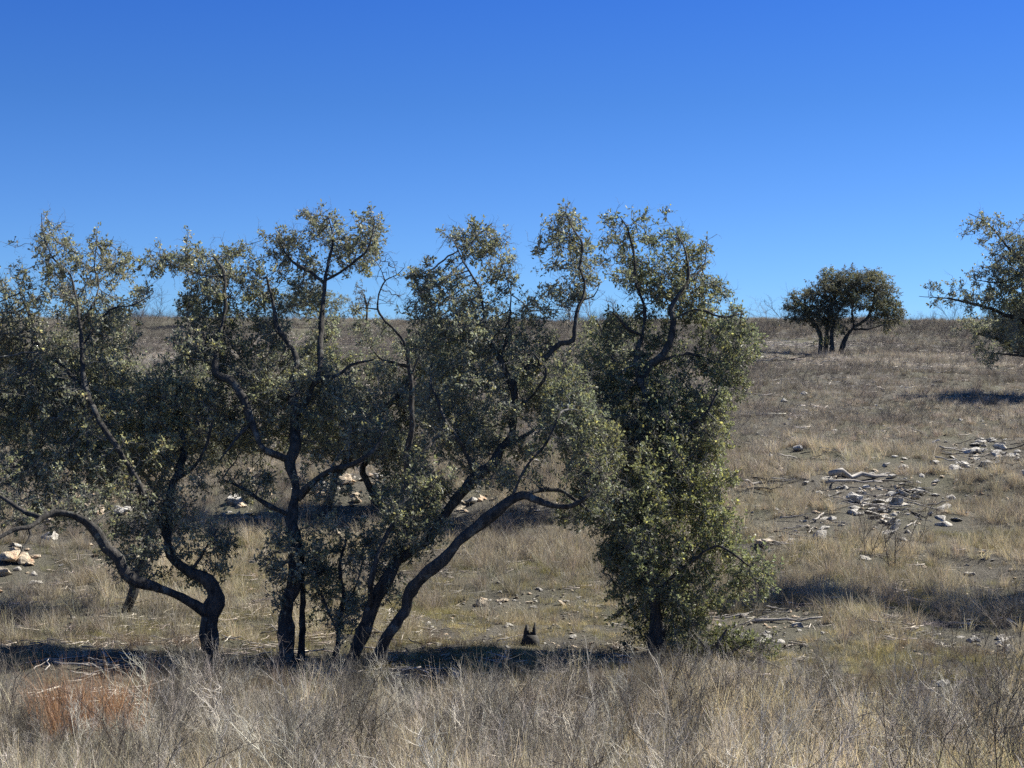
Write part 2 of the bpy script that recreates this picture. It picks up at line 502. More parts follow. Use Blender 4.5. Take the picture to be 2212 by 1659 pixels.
proto_collection('bunch', [grass_tuft(i, 34, 0.46, 0.2, 0.0075, 0.7) for i in range(8)])
proto_collection('straw', [grass_tuft(i + 10, 20, 0.66, 0.16, 0.0062, 0.45) for i in range(6)])
proto_collection('short', [grass_tuft(i + 20, 60, 0.16, 0.3, 0.005, 0.9) for i in range(6)])
proto_collection('bunch_far', [grass_tuft(i + 30, 50, 0.42, 0.36, 0.014, 0.9) for i in range(8)])
proto_collection('forbs', [forb_proto(i, 0.62, 2, 3, 0.0042) for i in range(10)])
proto_collection('low_forbs', [forb_proto(i + 10, 0.34, 5, 2, 0.0022, 0.9) for i in range(6)])

def chunk_geo(seed, flat=0.6, sub=2):
    import bmesh
    r = np.random.default_rng(seed)
    bm = bmesh.new()
    for k in range(13):
        p = r.normal(size=3); p /= np.linalg.norm(p); p *= r.uniform(0.75, 1.0)
        bm.verts.new((p[0] * 0.5, p[1] * 0.5 * r.uniform(.7, 1), p[2] * 0.5 * flat))
    res = bmesh.ops.convex_hull(bm, input=bm.verts)
    bmesh.ops.delete(bm, geom=[e for e in res['geom_interior'] if isinstance(e, bmesh.types.BMVert)], context='VERTS')
    bmesh.ops.bevel(bm, geom=list(bm.edges), offset=0.018, segments=1, affect='EDGES')
    if sub:
        bmesh.ops.triangulate(bm, faces=bm.faces)
        bmesh.ops.subdivide_edges(bm, edges=list(bm.edges), cuts=2, use_grid_fill=True)
        for v in bm.verts:
            q = v.co; n = fbm(np.array([q.x * 4 + seed]), np.array([q.y * 4 + q.z * 3]), seed)[0] - 0.5
            n2 = fbm(np.array([q.x * 13 + seed]), np.array([q.y * 13 + q.z * 11]), seed + 5)[0] - 0.5
            v.co = q * (1 + 0.38 * n + 0.16 * n2)
    me = bpy.data.meshes.new('rock'); bm.to_mesh(me); bm.free()
    me.materials.append(M_STONE)
    return me
ROCKS = [chunk_geo(100 + k, 0.45 + 0.06 * (k % 5)) for k in range(10)]
ROCKS_GREY = []
for me in ROCKS:
    m2 = me.copy(); m2.materials.clear(); m2.materials.append(M_STONE_GREY); ROCKS_GREY.append(m2)
def pebble(i):
    me = chunk_geo(300 + i, 0.4, 0)
    if i % 2: me.materials.clear(); me.materials.append(M_STONE_GREY)
    return bpy.data.objects.new('pebble_%02d' % i, me)
proto_collection('pebbles', [pebble(i) for i in range(8)])
def litter_stick(i):
    g = Geo()
    for k in range(5):
        p = np.array([rng.normal() * 0.12, rng.normal() * 0.12, 0.015 + 0.03 * rng.random()]); a = rng.uniform(0, PI)
        d = np.array([math.cos(a), math.sin(a), rng.normal() * 0.08]); l = rng.uniform(0.12, 0.5); b = rng.uniform(0.5, 1.5)
        pts = [p + d * l * (t - 0.5) + rng.normal(size=3) * np.array([0.012, 0.012, 0.004]) for t in (0, .33, .66, 1)]
        g.tube(pts, np.linspace(1, 0.5, 4) * rng.uniform(0.004, 0.013), 4, (b, b, b), 0)
    return g.build('litter_%02d' % i, [M_STEM], 'none')
proto_collection('litter', [litter_stick(i) for i in range(8)])

# ------------------------------------------------------------------ trees
def ellipsoid_points(ell, n_per_m3, clump=2.4):
    out = []; big = []
    for (c, r, dens) in ell:
        vol = 4.19 * r[0] * r[1] * r[2]
        n = max(6, int(vol * n_per_m3 * dens))
        p = rng.normal(size=(n, 3)); p /= np.linalg.norm(p, axis=1)[:, None]
        p *= (rng.random(n) ** 0.42)[:, None]
        out.append(c + p * r); big += [r[0] > 0.42 * (clump and 2.4 / clump)] * n
    p = np.concatenate(out)
    n = fbm(p[:, 0] * clump + p[:, 1] * .8 * clump, p[:, 2] * clump - p[:, 1] * .6 * clump, 91, 2)
    return p[(n > 0.45) | ((n > 0.36) & ~np.array(big))]

def colonize(start, start_r, att, step, kill, iters=70, jit=0.25):
    pos = [np.array(p) for p in start]; par = [-1] * len(pos)
    P_ = np.array(start); alive = att.copy()
    d2 = ((alive[:, None] - P_[None]) ** 2).sum(-1); near = d2.argmin(1); nd = np.sqrt(d2.min(1))
    keep = nd > kill; alive, near, nd = alive[keep], near[keep], nd[keep]
    for it in range(iters):
        if len(alive) == 0: break
        allp = np.array(pos)
        v = alive - allp[near]; v /= np.linalg.norm(v, axis=1)[:, None] + 1e-9
        un, inv = np.unique(near, return_inverse=True)
        acc = np.zeros((len(un), 3)); np.add.at(acc, inv, v)
        acc /= np.linalg.norm(acc, axis=1)[:, None] + 1e-9
        acc += rng.normal(size=acc.shape) * jit; acc /= np.linalg.norm(acc, axis=1)[:, None]
        newp = allp[un] + acc * step
        base = len(pos)
        for k in range(len(un)): pos.append(newp[k]); par.append(int(un[k]))
        dd = ((alive[:, None] - newp[None]) ** 2).sum(-1); nn = dd.argmin(1); dm = np.sqrt(dd[np.arange(len(alive)), nn])
        upd = dm < nd; nd = np.where(upd, dm, nd); near = np.where(upd, nn + base, near)
        keep = nd > kill; alive, near, nd = alive[keep], near[keep], nd[keep]
    return np.array(pos), np.array(par)

s_ = 0.72                                 # source px (3072) -> 2212 units
def tree(base_px, limbs, ells, label, name='oak_tree', group=None, d=None, depth=1.5, leaf='leaves', dens=380, step=0.10, kill=0.085,
         k_leaf=1.12, k_twig=0.6, tone=(0.225, 0.24, 0.19), lscale=1.0, tip=0.0035, base_sink=0.25, lean=3.2, sunlit_tone=(), sides=14, mat=None, cat='oak tree'):
    """limbs: lists of (px, py, radius, depth offset) in photograph units, first one is the main trunk
       ells: (px, py, rx, ry, depth offset, density)"""
    b = ground_hit(*base_px) if d is None else P(base_px[0], base_px[1], d)
    D = b[1]
    if d is not None: b[2] = float(ground_z(b[0], b[1]))
    root = thing(name, b, label, cat, group)
    G = Geo(); sp, sr = [], []
    if D > 30: lean = 0.0
    dz = lambda py: lean * max(0.0, (base_px[1] - 200 - py)) / 900
    limbs = [[(a[0], a[1], a[2], a[3] + dz(a[1])) for a in lm] for lm in limbs]
    ells = [(*e[:4], e[4] + dz(e[1]) + (0.45 if lean else 0), *e[5:]) for e in ells]
    for li, lm in enumerate(limbs):
        pts = [P(a[0], a[1], D + a[3]) for a in lm]; rad = [a[2] for a in lm]
        if li == 0 or lm[0][1] >= base_px[1] - 12:
            gz = float(ground_z(pts[0][0], pts[0][1]))
            pts[0][2] = min(pts[0][2], gz + 0.02)
            pts = [pts[0] - np.array([0, 0, base_sink])] + pts; rad = [rad[0] * 1.5] + rad
            rad[1] *= 1.15
        rad = [r0 * (.9 if D < 30 else 1) for r0 in rad]
        rad = [r0 * (1 - 0.22 * min(1, max(0, (1150 * s_ - a[1]) / 200))) if D < 60 else r0 for r0, a in zip(rad, [lm[0]] * (len(rad) - len(lm)) + lm)]
        q, r = catmull(pts, rad, 0.1 if sides > 6 else 0.35)
        j = np.clip(np.arange(len(q)) / 6, 0, 1)[:, None] * np.clip((len(q) - 1 - np.arange(len(q))) / 6, 0, 1)[:, None]
        q = q + j * np.stack([np.convolve(rng.normal(size=len(q) + 4), np.ones(5) / 2.2, 'valid') for _ in range(3)], 1) * 0.014
        r = r * (1 + 0.13 * np.convolve(rng.normal(size=len(q) + 2), np.ones(3) / 1.8, 'valid'))
        G.tube(q, r, sides if max(rad) > 0.04 else 7, (1, 1, 1), 0, wob=0.09)
        sel = slice(len(q) // 4 if li == 0 else 1, None, 1 if sides > 6 else 1)
        sp += list(q[sel]); sr += list(r[sel])
    G.build('trunk', [mat or M_BARK], root, off=b)
    sp = np.array(sp); sr = np.array(sr)
    E = []
    for e in ells:
        c = P(e[0], e[1], D + e[4]); s = (D + e[4]) / F
        E.append((c, np.array([e[2] * s * 1.15, min(depth, max(0.55, (e[2] + e[3]) * s * 0.85)), e[3] * s * 1.15]), (e[5] if len(e) > 5 else 1.0) * (1.6 if e[2] < 46 and e[5] > .45 else 1.0) * .75))
    E = E + [(c, r * np.array([1.38, 1.1, 1.32]), w * 0.12) for c, r, w in E]
    att = ellipsoid_points(E, dens, 2.4 * min(1, 24 / D) )
    if len(att) > 7500: att = att[rng.permutation(len(att))[:7500]]
    pos, par = colonize(sp, sr, att, step, kill)
    n0 = len(sp); n = len(pos)
    # pipe model radii
    kids = np.zeros(n); rp = np.zeros(n)
    for i in range(n - 1, n0 - 1, -1):
        if rp[i] == 0: rp[i] = tip ** 2.35
        if par[i] >= 0: rp[par[i]] += rp[i]; kids[par[i]] += 1
    r = rp ** (1 / 2.35); r[n0:] = np.minimum(r[n0:], 0.045 * (D / 22 if D > 60 else 1)); r[:n0] = sr
    # thin branches as rings
    idx = np.arange(n0, n)
    dirv = pos[idx] - pos[par[idx]]; dirv /= np.linalg.norm(dirv, axis=1)[:, None] + 1e-9
    K = 5
    ref = np.tile(np.array([0.31, 0.2, 0.93]), (len(idx), 1)); flip = np.abs((dirv * ref).sum(1)) > 0.9; ref[flip] = (1, 0.1, 0)
    a = np.cross(dirv, ref); a /= np.linalg.norm(a, axis=1)[:, None]; bb = np.cross(dirv, a)
    th = np.arange(K) / K * 2 * PI
    off = a[:, None] * np.cos(th)[None, :, None] + bb[:, None] * np.sin(th)[None, :, None]
    ring_e = pos[idx][:, None] + off * r[idx][:, None, None]
    rs = np.minimum(r[par[idx]], r[idx] * 1.5)
    ring_s = pos[par[idx]][:, None] + off * rs[:, None, None]
    v = np.concatenate([ring_s, ring_e], 1).reshape(-1, 3)
    f0 = np.arange(len(idx))[:, None, None] * (2 * K)
    q = np.stack([np.arange(K), (np.arange(K) + 1) % K, K + (np.arange(K) + 1) % K, K + np.arange(K)], 1)[None]
    f = (f0 + q).reshape(-1, 4)
    ob = link_mesh('branches', v - b, f, mat or M_TWIG, root); tag(ob, kind='stuff')
    if k_leaf <= 0 and k_twig <= 0: return root
    # leaves on the thin wood
    thin = idx[(r[idx] < tip * 3.3)]
    dv = {}; dvec = np.zeros((n, 3)); dvec[idx] = dirv
    def place(kper, spread, key, nm, sc, tn, var):
        cnt = rng.poisson(kper, len(thin)); src = np.repeat(thin, cnt)
        if len(src) == 0: return None
        p = pos[src] - dvec[src] * (rng.random(len(src)) * step)[:, None]
        dd = dvec[src] + rng.normal(size=(len(src), 3)) * spread; dd[:, 2] += 0.12
        dd /= np.linalg.norm(dd, axis=1)[:, None]
        rot = np.stack([rng.normal(size=len(src)) * 0.25, np.arccos(np.clip(dd[:, 2], -1, 1)), np.arctan2(dd[:, 1], dd[:, 0])], 1)
        s = sc * rng.uniform(0.6, 1.35, len(src))
        w1 = fbm(p[:, 0] * 1.1 + p[:, 1] * .7, p[:, 2] * 1.1 + p[:, 1] * .3, 31, 3)[:, None]
        w2 = fbm(p[:, 0] * 1.7 - p[:, 1] * .6, p[:, 2] * 1.7, 57, 3)[:, None]
        t = np.asarray(tn)[None] * (0.65 + 0.75 * w1)
        if var:
            ye = np.clip((w2 - 0.52) * 5, 0, 1); t = t * (1 - ye) + np.array([[0.21, 0.22, 0.135]]) * ye
            br = np.clip((w1 - 0.66) * 5, 0, 1) * 0.7; t = t * (1 - br) + np.array([[0.18, 0.16, 0.13]]) * br
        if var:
            for (bx, by, sx, sy, bc) in sunlit_tone:        # sunlit parts of the crown, painted lighter yellow-green into the leaf tone
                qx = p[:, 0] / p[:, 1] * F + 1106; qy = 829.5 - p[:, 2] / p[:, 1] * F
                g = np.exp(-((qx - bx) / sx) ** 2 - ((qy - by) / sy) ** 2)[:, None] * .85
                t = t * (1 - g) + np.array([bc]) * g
        return scatter(nm, key, p - b, rot, s, t, root)
    if k_leaf > 0:
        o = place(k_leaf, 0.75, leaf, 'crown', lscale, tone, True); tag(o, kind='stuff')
    if k_twig > 0:
        o = place(k_twig, 0.6, 'twigs', 'twigs', lscale * 1.1, (1, 1, 1), False)
        if o: tag(o, kind='stuff')
    print(label[:40], 'D %.1f nodes %d att %d' % (D, n, len(att)))
    return root

s_ = 0.72                                 # source px (3072) -> 2212 units
def L_(pts):                              # (x3072, y3072, radius, depth)
    return [(a * s_, c * s_, r, dd) for a, c, r, dd in pts]

# A: twisted oak at the left with the arched limb
tree((455, 1432), [
    L_([(630, 1962, .135, 0), (632, 1851, .12, 0), (646, 1793, .12, 0), (622, 1745, .105, 0), (569, 1721, .085, .1), (526, 1682, .08, .2),
        (506, 1634, .075, .3), (501, 1576, .07, .3), (506, 1489, .065, .4), (535, 1407, .06, .4), (548, 1330, .05, .5), (530, 1230, .045, .5), (540, 1150, .03, .5)]),
    L_([(638, 1850, .10, 0), (583, 1812, .09, -.1), (521, 1779, .085, -.2), (463, 1759, .08, -.4), (415, 1745, .08, -.5), (381, 1721, .082, -.6),
        (357, 1677, .078, -.7), (318, 1644, .078, -.8), (289, 1591, .072, -.9), (256, 1562, .068, -1.), (207, 1542, .06, -1.1), (159, 1538, .055, -1.2),
        (121, 1552, .05, -1.3), (87, 1582, .04, -1.4), (40, 1590, .035, -1.5), (0, 1615, .03, -1.6), (-60, 1640, .02, -1.7)]),
    L_([(121, 1552, .045, -1.3), (60, 1530, .04, -1.2), (-20, 1480, .035, -1.), (-90, 1380, .03, -.8)]),
    L_([(87, 1582, .03, -1.4), (92, 1606, .02, -1.4), (70, 1640, .01, -1.5), (55, 1670, .006, -1.5)]),
    L_([(506, 1634, .05, .3), (480, 1560, .05, .1), (448, 1509, .05, -.2), (424, 1470, .05, -.4), (405, 1431, .045, -.5), (350, 1340, .045, -.6), (290, 1250, .04, -.7),
        (251, 1160, .045, -.5), (245, 1080, .04, -.5), (241, 982, .035, -.4), (230, 900, .025, -.4), (205, 820, .02, -.3), (150, 760, .014, -.3), (128, 690, .01, -.3), (125, 640, .006, -.3)]),
    L_([(251, 1160, .035, -.5), (190, 1100, .03, -.3), (120, 1060, .03, 0), (100, 980, .025, .2), (60, 880, .02, .3)]),
    L_([(241, 982, .025, -.4), (290, 880, .02, -.1), (285, 800, .015, 0), (290, 720, .01, 0)]),
    L_([(245, 1040, .02, -.4), (330, 930, .018, -.2), (400, 915, .013, -.2), (460, 880, .008, -.2)]),
    L_([(511, 1451, .04, .4), (580, 1400, .035, .2), (620, 1330, .03, 0), (640, 1260, .02, -.2)]),
    L_([(569, 1721, .03, .1), (620, 1640, .02, -.1), (650, 1590, .014, -.2)]),
], [(95, 520, 42, 50, -.3, .35), (50, 600, 60, 60, -.2, .35), (190, 580, 75, 65, 0, .55), (265, 650, 50, 40, 0, .5), (120, 690, 110, 80, 0, .7),
    (20, 770, 60, 110, .3, .9), (180, 790, 100, 80, 0, .8), (80, 900, 120, 110, .2, .9), (220, 890, 90, 90, -.2, .9), (50, 1020, 100, 70, -.6, .9),
    (230, 1010, 110, 60, -.2, .8), (360, 880, 80, 70, .2, .9), (440, 910, 60, 70, .2, .9), (340, 980, 90, 60, 0, .8), (445, 1170, 45, 45, 0, .35),
    (-90, 850, 90, 200, 0, .6), (110, 1080, 80, 25, -.9, .6), (220, 700, 60, 50, -.4, .5), (300, 1130, 45, 50, -.5, .3), (410, 1240, 30, 25, 0, .4), (300, 1225, 45, 40, -.4, .25), (450, 1225, 45, 50, 0, .25), (330, 1140, 45, 55, -.3, .25), (250, 1130, 40, 30, -.6, .3), (160, 1110, 60, 30, -.9, .4), (40, 1120, 50, 30, -1.2, .6), (290, 1200, 60, 60, -.6, .6), (350, 1120, 60, 60, -.5, .5), (460, 1200, 50, 60, -.2, .6), (400, 1080, 60, 40, -.3, .5), (130, 1090, 70, 35, -1.2, .6), (240, 1080, 60, 35, -1., .6)],
    'gnarled oak at the left whose thick limb arches over to the photo edge', dens=270, k_leaf=1.05, tone=(0.26, 0.275, 0.22), sunlit_tone=[(400, 900, 120, 90, (0.40, 0.37, 0.20)), (250, 950, 110, 80, (0.34, 0.34, 0.21))])

# B: thin leaning trunk behind A
tree((280, 1322), [
    L_([(380, 1836, .10, 0), (400, 1764, .085, 0), (430, 1680, .08, .2), (444, 1624, .08, .3), (463, 1560, .075, .5), (470, 1480, .065, .7), (520, 1380, .055, .8), (600, 1290, .045, .9), (640, 1200, .03, 1.)]),
    L_([(470, 1480, .05, .7), (400, 1380, .045, .8), (330, 1270, .04, 1.), (280, 1150, .03, 1.2)]),
    L_([(600, 1290, .035, .9), (560, 1180, .03, 1.), (470, 1120, .02, 1.2)]),
], [(430, 830, 60, 60, .9, .5), (330, 860, 70, 60, 1., .5), (210, 820, 80, 70, 1.2, .6), (480, 950, 70, 50, .8, .7), (300, 960, 90, 60, .9, .6), (120, 860, 90, 60, 1.2, .5)],
    'slim oak with a short dark trunk just behind the arched limb', dens=500)

# C: upright oak left of the middle
tree((622, 1440), [
    L_([(862, 1995, .13, 0), (862, 1900, .125, 0), (859, 1827, .118, 0), (878, 1755, .11, 0), (888, 1658, .105, 0), (878, 1562, .11, 0), (883, 1500, .105, 0), (883, 1441, .08, 0),
        (869, 1393, .085, 0), (886, 1340, .08, 0), (884, 1243, .075, 0), (874, 1165, .065, 0), (888, 1079, .06, 0), (859, 1021, .05, 0), (830, 973, .045, -.1), (816, 905, .035, -.2), (800, 830, .02, -.3)]),
    L_([(872, 1385, .07, 0), (845, 1369, .065, -.1), (795, 1345, .06, -.2), (765, 1290, .065, -.3), (753, 1250, .07, -.3), (729, 1190, .065, -.4), (690, 1140, .065, -.4), (648, 1122, .06, -.4), (652, 1040, .055, -.4),
        (668, 960, .045, -.4), (677, 870, .04, -.4), (672, 810, .03, -.4), (640, 770, .02, -.3)]),
    L_([(672, 830, .025, -.4), (600, 825, .018, -.5), (540, 800, .013, -.6), (480, 765, .009, -.7), (455, 752, .006, -.7)]),
    L_([(884, 1243, .06, 0), (927, 1194, .055, -.1), (951, 1141, .05, -.2), (1013, 1127, .04, -.3), (1055, 1095, .03, -.4), (1120, 1080, .015, -.4)]),
    L_([(951, 1141, .045, -.2), (960, 1088, .055, 0), (965, 982, .052, .1), (970, 910, .05, .1), (975, 847, .045, .1), (989, 780, .035, .1), (999, 717, .025, .1), (985, 650, .012, .1)]),
    L_([(975, 850, .04, .1), (931, 818, .032, .2), (893, 794, .03, .3), (859, 765, .022, .4), (825, 700, .01, .4)]),
    L_([(978, 840, .03, .1), (1037, 809, .028, -.1), (1086, 770, .024, -.2), (1110, 735, .018, -.3), (1124, 670, .008, -.3)]),
    L_([(890, 1495, .09, 0), (915, 1472, .07, 0), (951, 1441, .065, -.2), (989, 1417, .06, -.3), (1028, 1398, .05, -.5), (1066, 1385, .045, -.6), (1120, 1350, .03, -.7), (1150, 1300, .02, -.7)]),
    L_([(868, 1545, .05, 0), (811, 1518, .045, .2), (763, 1489, .035, .4), (724, 1462, .03, .5), (670, 1440, .015, .6)]),
    L_([(905, 1992, .06, .35), (905, 1925, .055, .35), (905, 1793, .05, .35), (910, 1682, .045, .3), (895, 1590, .04, .1)]),
    L_([(753, 1270, .03, -.3), (700, 1330, .02, -.4), (660, 1380, .012, -.5)]),
], [(370, 575, 42, 30, -.6, .6), (470, 565, 65, 50, -.4, .7), (475, 650, 65, 60, -.3, .7), (560, 620, 50, 60, -.2, .6), (690, 495, 45, 42, .1, .9), (715, 560, 80, 40, .1, .6),
    (612, 540, 32, 40, .4, .7), (800, 505, 28, 38, -.3, .9), (770, 560, 45, 30, -.3, .5), (650, 650, 45, 40, 0, .5), (440, 750, 70, 55, -.5, .8), (560, 720, 60, 50, -.2, .5),
    (560, 800, 80, 60, 0, .8), (690, 720, 45, 50, .1, .4), (540, 890, 90, 60, .1, .8), (640, 860, 80, 70, -.1, .8), (720, 830, 60, 50, -.2, .6), (720, 910, 70, 55, -.2, .8),
    (560, 960, 80, 40, .3, .7), (800, 930, 60, 55, -.6, .6), (525, 1045, 55, 25, .5, .6), (645, 1220, 65, 75, -.3, .6), (600, 1180, 40, 50, -.4, .4), (690, 1060, 60, 40, -.4, .5), (560, 1060, 60, 35, .2, .6), (430, 660, 40, 40, -.6, .5)],
    'upright oak left of the middle with a straight trunk forking at half height', dens=330, tone=(0.23, 0.245, 0.195))

# D1, D2: the two leaning trunks
tree((757, 1445), [
    L_([(1050, 2003, .115, 0), (1086, 1899, .105, 0), (1115, 1827, .1, 0), (1148, 1755, .095, 0), (1182, 1692, .09, .1), (1240, 1648, .085, .1), (1288, 1620, .08, .1), (1327, 1557, .08, .2),
        (1375, 1489, .08, .2), (1428, 1427, .08, .3), (1471, 1393, .078, .3), (1508, 1340, .07, .3), (1548, 1325, .055, .3), (1601, 1292, .035, .2), (1650, 1250, .02, .1)]),
    L_([(1500, 1345, .07, .3), (1535, 1310, .068, .5), (1543, 1260, .068, .5), (1545, 1175, .06, .5), (1560, 1120, .05, .5), (1625, 1079, .045, .3), (1683, 1032, .042, .2), (1722, 1022, .042, .2), (1732, 934, .04, .1),
        (1751, 862, .035, .1), (1741, 809, .03, .1), (1748, 741, .025, 0), (1730, 700, .018, 0), (1700, 650, .01, 0), (1696, 610, .005, 0)]),
    L_([(1748, 741, .015, 0), (1690, 700, .012, -.1), (1630, 680, .006, -.1)]),
    L_([(1736, 900, .02, .1), (1780, 890, .016, .1), (1800, 850, .008, 0)]),
    L_([(1545, 1180, .05, .5), (1500, 1080, .045, .3), (1460, 990, .035, .1), (1440, 880, .028, 0), (1400, 800, .02, -.1), (1360, 720, .01, -.1)]),
    L_([(1500, 1090, .03, .3), (1530, 980, .025, .4), (1530, 870, .018, .5), (1500, 780, .01, .5)]),
    L_([(1545, 1240, .03, .5), (1640, 1127, .025, 0), (1600, 1060, .015, -.1)]),
    L_([(1115, 1827, .05, 0), (1110, 1750, .045, -.3), (1140, 1640, .035, -.4), (1200, 1540, .025, -.4)]),
    L_([(1428, 1427, .035, .3), (1380, 1330, .03, 0), (1330, 1250, .025, -.2), (1290, 1150, .018, -.3)]),
], [(1035, 520, 45, 38, -.1, .8), (975, 510, 28, 22, -.1, .7), (1080, 580, 38, 50, .4, .7), (925, 610, 25, 40, 0, .5), (910, 660, 50, 40, 0, .6), (1000, 640, 70, 60, 0, .8), (1020, 740, 100, 70, .1, .9),
    (900, 740, 60, 50, -.2, .7), (1140, 690, 50, 60, .3, .8), (1150, 780, 50, 60, .3, .8), (970, 850, 90, 60, -.1, .8), (1090, 860, 80, 60, .2, .9), (1215, 500, 40, 45, 0, .5), (1250, 560, 35, 40, 0, .5), (1190, 550, 30, 35, 0, .3),
    (1215, 640, 40, 30, 0, .5), (1265, 600, 25, 40, 0, .4), (970, 950, 80, 50, 0, .8), (1120, 950, 60, 50, .2, .7), (885, 1095, 75, 55, -.4, .8), (840, 1170, 50, 40, -.4, .5), (930, 1040, 60, 45, -.5, .9), (810, 1240, 50, 50, -.4, .5), (900, 1150, 50, 50, -.5, .6), (1040, 1040, 50, 40, -.4, .5), (760, 1320, 45, 45, -.2, .35), (870, 1290, 30, 50, -.3, .25), (1020, 1010, 50, 40, .1, .6), (1190, 840, 50, 60, -.1, .6)],
    'long leaning oak, the left one of the two dark slanting trunks', dens=330, tone=(0.23, 0.245, 0.195))

tree((812, 1440), [
    L_([(1127, 2000, .1, 0), (1163, 1914, .098, 0), (1211, 1841, .094, 0), (1230, 1769, .094, 0), (1279, 1721, .092, -.1), (1332, 1682, .092, -.2), (1375, 1629, .09, -.3), (1423, 1586, .085, -.3), (1471, 1547, .082, -.4),
        (1529, 1509, .08, -.5), (1572, 1489, .072, -.5), (1620, 1504, .06, -.6), (1659, 1518, .05, -.6), (1712, 1520, .04, -.7), (1780, 1480, .03, -.6), (1820, 1400, .02, -.5)]),
    L_([(1560, 1490, .05, -.5), (1600, 1476, .04, -.4), (1640, 1467, .035, -.2), (1683, 1470, .03, -.1), (1720, 1490, .03, 0), (1790, 1560, .02, 0)]),
    L_([(1529, 1509, .03, -.5), (1580, 1400, .028, -.7), (1640, 1330, .024, -.8), (1680, 1240, .018, -.8)]),
], [(1250, 930, 60, 50, -.5, .8), (1190, 970, 60, 40, -.6, .6), (1260, 1010, 60, 40, -.4, .8), (1290, 1110, 55, 35, -.2, .7), (1240, 850, 50, 50, -.5, .6), (1240, 1120, 30, 25, -.3, .4), (1100, 1030, 50, 25, -.5, .3), (1290, 980, 60, 60, -.9, .9), (1230, 900, 60, 50, -.8, .8), (1310, 1070, 50, 45, -.9, .9)],
    'lower leaning oak, the right one of the two dark slanting trunks', tone=(0.17, 0.19, 0.145))

# E: dense tree right of the middle
tree((1415, 1425), [
    L_([(1970, 1975, .13, 0), (1975, 1880, .12, 0), (1965, 1790, .11, 0), (1945, 1700, .11, 0), (1934, 1634, .105, 0), (1934, 1489, .1, 0), (1915, 1345, .1, 0), (1918, 1270, .095, 0), (1935, 1210, .085, 0), (1930, 1141, .08, 0),
        (1944, 1103, .07, 0), (1982, 1074, .062, -.1), (2006, 1040, .058, -.1), (2021, 982, .055, -.2), (2016, 924, .055, -.2), (2040, 876, .05, -.2), (2064, 828, .04, -.2), (2060, 760, .025, -.2), (2030, 700, .012, -.1)]),
    L_([(1925, 1160, .06, 0), (1910, 1080, .055, .2), (1930, 1000, .05, .3), (1934, 930, .045, .3), (1905, 850, .035, .3), (1900, 770, .028, .3), (1886, 693, .018, .2), (1860, 650, .008, .2)]),
    L_([(1925, 1005, .04, .3), (1880, 985, .035, .2), (1862, 960, .03, .1), (1840, 940, .018, .1)]),
    L_([(1915, 1300, .05, 0), (1982, 1272, .045, -.3), (2055, 1277, .035, -.5), (2120, 1240, .025, -.6), (2160, 1160, .015, -.6)]),
    L_([(2016, 960, .03, -.2), (2090, 930, .028, -.3), (2160, 950, .02, -.4), (2230, 940, .01, -.4)]),
    L_([(2050, 850, .02, -.2), (2110, 800, .018, 0), (2120, 730, .01, 0)]),
    L_([(1990, 1080, .03, -.1), (2080, 1060, .028, .1), (2160, 1100, .02, .1), (2190, 1160, .01, .1)]),
    L_([(1934, 1500, .05, 0), (2010, 1420, .04, -.4), (2080, 1400, .03, -.6)]),
    L_([(1960, 1780, .04, 0), (2060, 1700, .03, -.3), (2150, 1640, .02, -.4), (2250, 1700, .012, -.4)]),
    L_([(1920, 1420, .05, 0), (1850, 1380, .04, -.3), (1780, 1400, .03, -.5), (1740, 1500, .02, -.5)]),
    L_([(1934, 1600, .04, 0), (1880, 1560, .03, .2), (1830, 1640, .02, .3), (1810, 1720, .01, .3)]),
], [(1345, 500, 45, 45, .2, .7), (1420, 500, 55, 40, 0, .55), (1480, 560, 50, 45, 0, .5), (1390, 590, 80, 60, .1, .7), (1470, 640, 70, 50, 0, .5), (1545, 630, 30, 25, 0, .5), (1370, 690, 60, 40, .2, .8), (1500, 700, 60, 45, -.1, .5),
    (1600, 710, 40, 40, -.2, .6), (1560, 780, 60, 50, -.3, .8), (1440, 760, 70, 45, 0, .6), (1590, 840, 35, 50, -.2, .45), (1330, 830, 60, 60, .2, .7), (1430, 870, 90, 60, 0, .9), (1530, 890, 40, 45, -.3, .7),
    (1270, 930, 70, 60, -.2, .9), (1360, 960, 90, 60, 0, 1.), (1450, 980, 80, 50, -.2, .9), (1300, 1040, 70, 50, -.2, 1.), (1400, 1070, 90, 60, -.1, 1.), (1480, 1080, 60, 60, -.4, 1.), (1500, 1150, 70, 50, -.4, .9),
    (1340, 1120, 60, 40, 0, 1.), (1400, 1180, 80, 50, -.1, 1.), (1370, 1260, 70, 55, 0, 1.), (1460, 1250, 70, 60, -.3, .9), (1560, 1230, 50, 50, -.4, .35), (1620, 1270, 45, 40, -.4, .25), (1400, 1340, 60, 45, 0, .9), (1480, 1330, 40, 40, -.2, .5),
    (1300, 730, 40, 40, .4, .3), (1470, 960, 75, 60, -.3, .9), (1500, 1030, 60, 60, -.4, .8), (1530, 950, 45, 60, -.4, .6), (1420, 1050, 60, 90, -1.0, .8), (1370, 1180, 50, 90, -.9, .9), (1400, 900, 60, 50, -.6, .5), (1420, 1300, 60, 60, -.6, .7), (1590, 1180, 45, 60, -.4, .2), (1640, 1240, 40, 50, -.4, .2), (1560, 1060, 35, 60, -.4, .35), (1540, 1300, 50, 40, -.3, .2), (1415, 1385, 60, 34, -.3, .9), (1320, 1200, 40, 50, .2, .6), (1480, 1190, 60, 60, -.6, .7), (1530, 1120, 50, 60, -.6, .5)],
    'dense leafy oak right of the middle, foliage hanging to the ground', k_leaf=1.3, sunlit_tone=[(1510, 1090, 130, 210, (0.25, 0.265, 0.13))], tone=(0.18, 0.205, 0.14))

